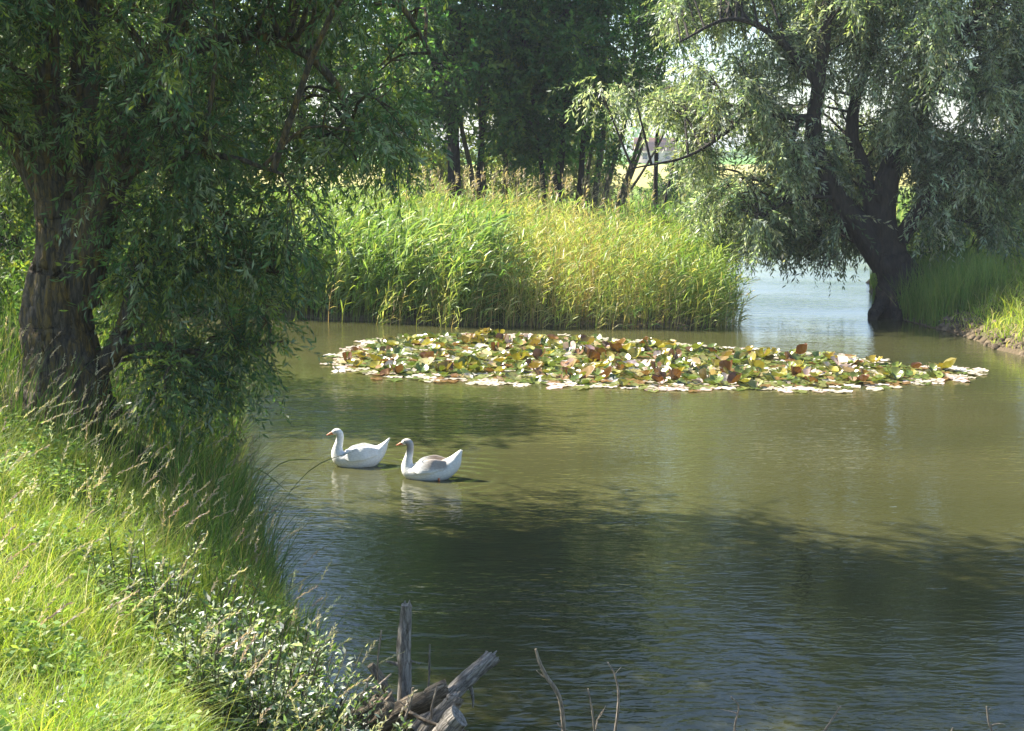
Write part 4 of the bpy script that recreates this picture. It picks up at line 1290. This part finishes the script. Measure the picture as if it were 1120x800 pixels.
tag(mb.build('floating_lily_pads', M_pad, smooth=True), 'mat of small lily pads lying flat on the pond', 'lily pads', kind='stuff')


# ------------------------------------------------------------------ geese
def goose(label, loc, rot, spine, white, neckc, backc, foot):
    """spine rows: x, z, half width, half height, running tail -> head; the goose faces -x"""
    S = smooth_path(np.array(spine, float), 64)
    P = np.stack([S[:, 0], np.zeros(64), S[:, 1]], 1)
    T = norm(np.gradient(P, axis=0))
    up = np.stack([-T[:, 2], np.zeros(64), T[:, 0]], 1) * -1.0
    th = np.linspace(0, 2 * np.pi, 24, endpoint=False)
    V = P[:, None] + np.sin(th)[None, :, None] * S[:, 3][:, None, None] * up[:, None] + np.cos(th)[None, :, None] * S[:, 2][:, None, None] * np.array([0, 1.0, 0])
    # flatten the underside of the body, ripple the feathers a little
    q = np.random.default_rng(5)
    n = 64
    i = np.arange(n - 1)[:, None] * 24; k = np.arange(24)[None]
    F = np.stack([i + k, i + (k + 1) % 24, i + 24 + (k + 1) % 24, i + 24 + k], -1).reshape(-1, 4)
    Vf = V.reshape(-1, 3)
    tint = np.tile(np.array(white), (len(Vf), 1))
    x, z = Vf[:, 0], Vf[:, 2]
    s_idx = np.repeat(np.arange(n) / (n - 1), 24)
    if neckc is not None:
        f = sstep(s_idx, .60, .70) * (1 - sstep(s_idx, .86, .93))
        back = np.tile(np.cos(th - np.pi * 1.5) * 0.5 + .5, n)
        f = f * (0.55 + .45 * back)
        tint = tint * (1 - f[:, None]) + np.array(neckc) * f[:, None]
        f = sstep(x, -.08, .02) * (1 - sstep(x, .20, .27)) * sstep(z, .12, .17)
        tint = tint * (1 - f[:, None] * .8) + np.array(backc) * f[:, None] * .8
    mb = MB()
    mb.add(Vf, F, tint)
    off = mb.n
    mb.F.append(np.array([np.arange(24)])); mb.M.append(np.zeros(1))
    mb.F.append(np.array([np.arange(24)[::-1] + 63 * 24])); mb.M.append(np.zeros(1))
    o = mb.build('goose', M_feather, smooth=True)
    o.location = loc; o.rotation_euler = (0, 0, rot)
    tag(o, label, 'goose', 'geese swimming on the pond')
    hd = np.array(spine[-1][:2]); hc = np.array(spine[-3][:2])
    # bill
    tip = hd + np.array([-.078, -.028])
    b = smooth_path(np.array([(hd[0] + .012, hd[1], .020, .025), (hd[0] - .02, hd[1] - .003, .018, .019), (hd[0] - .055, hd[1] - .018, .013, .011), (tip[0], tip[1], .006, .005)]), 10)
    bm_ = MB()
    th2 = np.linspace(0, 2 * np.pi, 12, endpoint=False)
    BV = np.stack([np.repeat(b[:, 0], 12), (np.cos(th2)[None] * b[:, 2][:, None]).reshape(-1), (b[:, 1][:, None] + np.sin(th2)[None] * b[:, 3][:, None]).reshape(-1)], 1)
    i = np.arange(9)[:, None] * 12; k = np.arange(12)[None]
    bm_.add(BV, np.stack([i + k, i + (k + 1) % 12, i + 12 + (k + 1) % 12, i + 12 + k], -1).reshape(-1, 4))
    bm_.F.append(np.array([108 + np.arange(12)])); bm_.M.append(np.zeros(1))
    bm_.build('bill', M_bill, o, smooth=True)
    for s in (-1, 1):
        e = MB(); u = np.linspace(0, np.pi, 7); v = np.linspace(0, 2 * np.pi, 10, endpoint=False)
        EV = np.stack([np.outer(np.sin(u), np.cos(v)), np.outer(np.sin(u), np.sin(v)), np.outer(np.cos(u), np.ones(10))], -1).reshape(-1, 3) * .0075
        i = np.arange(6)[:, None] * 10; k = np.arange(10)[None]
        e.add(EV + np.array([hc[0] - .018, s * spine[-3][2] * .93, hc[1] + .016]), np.stack([i + k, i + (k + 1) % 10, i + 10 + (k + 1) % 10, i + 10 + k], -1).reshape(-1, 4))
        e.build('eye', M_eye, o, smooth=True)
    # folded wings lying along the flanks
    for s in (-1, 1):
        w = MB()
        a = np.linspace(0, 1, 16)
        cx = -.20 + a * .50
        cz = .13 + .05 * a + .03 * np.sin(a * np.pi)
        cyy = np.interp(cx, [-.25, -.1, .05, .2, .32], [.105, .15, .155, .10, .035])
        hh = np.interp(a, [0, .15, .5, .8, 1], [.015, .075, .085, .05, .008])
        thw = np.linspace(0, 2 * np.pi, 14, endpoint=False)
        WV = np.stack([np.repeat(cx, 14), s * (np.repeat(cyy, 14) - (np.sin(thw)[None] * hh[:, None] * .45).reshape(-1) + (np.cos(thw)[None] * .018 * np.sin(a * np.pi)[:, None]).reshape(-1)),
                       (cz[:, None] + np.sin(thw)[None] * hh[:, None]).reshape(-1)], 1)
        i = np.arange(15)[:, None] * 14; k = np.arange(14)[None]
        wt = np.tile(np.array(white), (len(WV), 1))
        if backc is not None:
            f = sstep(WV[:, 0], -.10, .02) * (1 - sstep(WV[:, 0], .22, .30)) * sstep(WV[:, 2], .125, .165)
            wt = wt * (1 - .75 * f[:, None]) + np.array(backc) * .75 * f[:, None]
        w.add(WV, np.stack([i + k, i + (k + 1) % 14, i + 14 + (k + 1) % 14, i + 14 + k], -1).reshape(-1, 4), wt)
        w.build('wing', M_feather, o, smooth=True)
    if foot:
        f = MB()
        P = smooth_path(np.array([(.13, -.12, .03), (.135, -.14, .0), (.15, -.145, -.05)]), 6)
        tube(f, P, np.linspace(.016, .014, 6), 8)
        f.add([(.15, -.145, -.05), (.20, -.10, -.06), (.215, -.15, -.06), (.20, -.20, -.06), (.15, -.145, -.065)], [[0, 1, 2], [0, 2, 3], [4, 2, 1], [4, 3, 2]])
        f.build('foot', M_bill, o)
    return o


WHITE = (0.80, 0.80, 0.78)
spine1 = [(.385, .35, .006, .008), (.335, .285, .035, .03), (.26, .19, .085, .08), (.14, .10, .14, .125), (0, .075, .16, .15), (-.14, .075, .15, .14), (-.24, .10, .12, .115),
          (-.285, .165, .082, .085), (-.282, .235, .056, .062), (-.262, .31, .046, .050), (-.25, .38, .042, .046), (-.262, .430, .043, .046), (-.295, .447, .040, .042), (-.328, .440, .030, .032), (-.346, .430, .019, .022)]
spine2 = [(.40, .36, .012, .014), (.36, .30, .05, .045), (.29, .19, .10, .10), (.16, .10, .145, .125), (0, .07, .16, .13), (-.14, .065, .145, .125), (-.24, .085, .11, .105),
          (-.275, .15, .075, .08), (-.268, .23, .050, .055), (-.248, .31, .042, .045), (-.238, .39, .040, .043), (-.252, .438, .042, .044), (-.287, .453, .040, .041), (-.32, .443, .030, .032), (-.338, .431, .019, .022)]
p1 = at(394, 510, 17.25); p2 = at(470, 522, 16.55)
goose('all white goose swimming ahead on the left', (p1[0], 17.25, 0), R(6), spine1, WHITE, None, None, False)
goose('white goose with grey neck and brown grey back swimming behind', (p2[0], 16.55, 0), R(-5), spine2, WHITE, (0.24, 0.205, 0.185), (0.27, 0.21, 0.17), True)
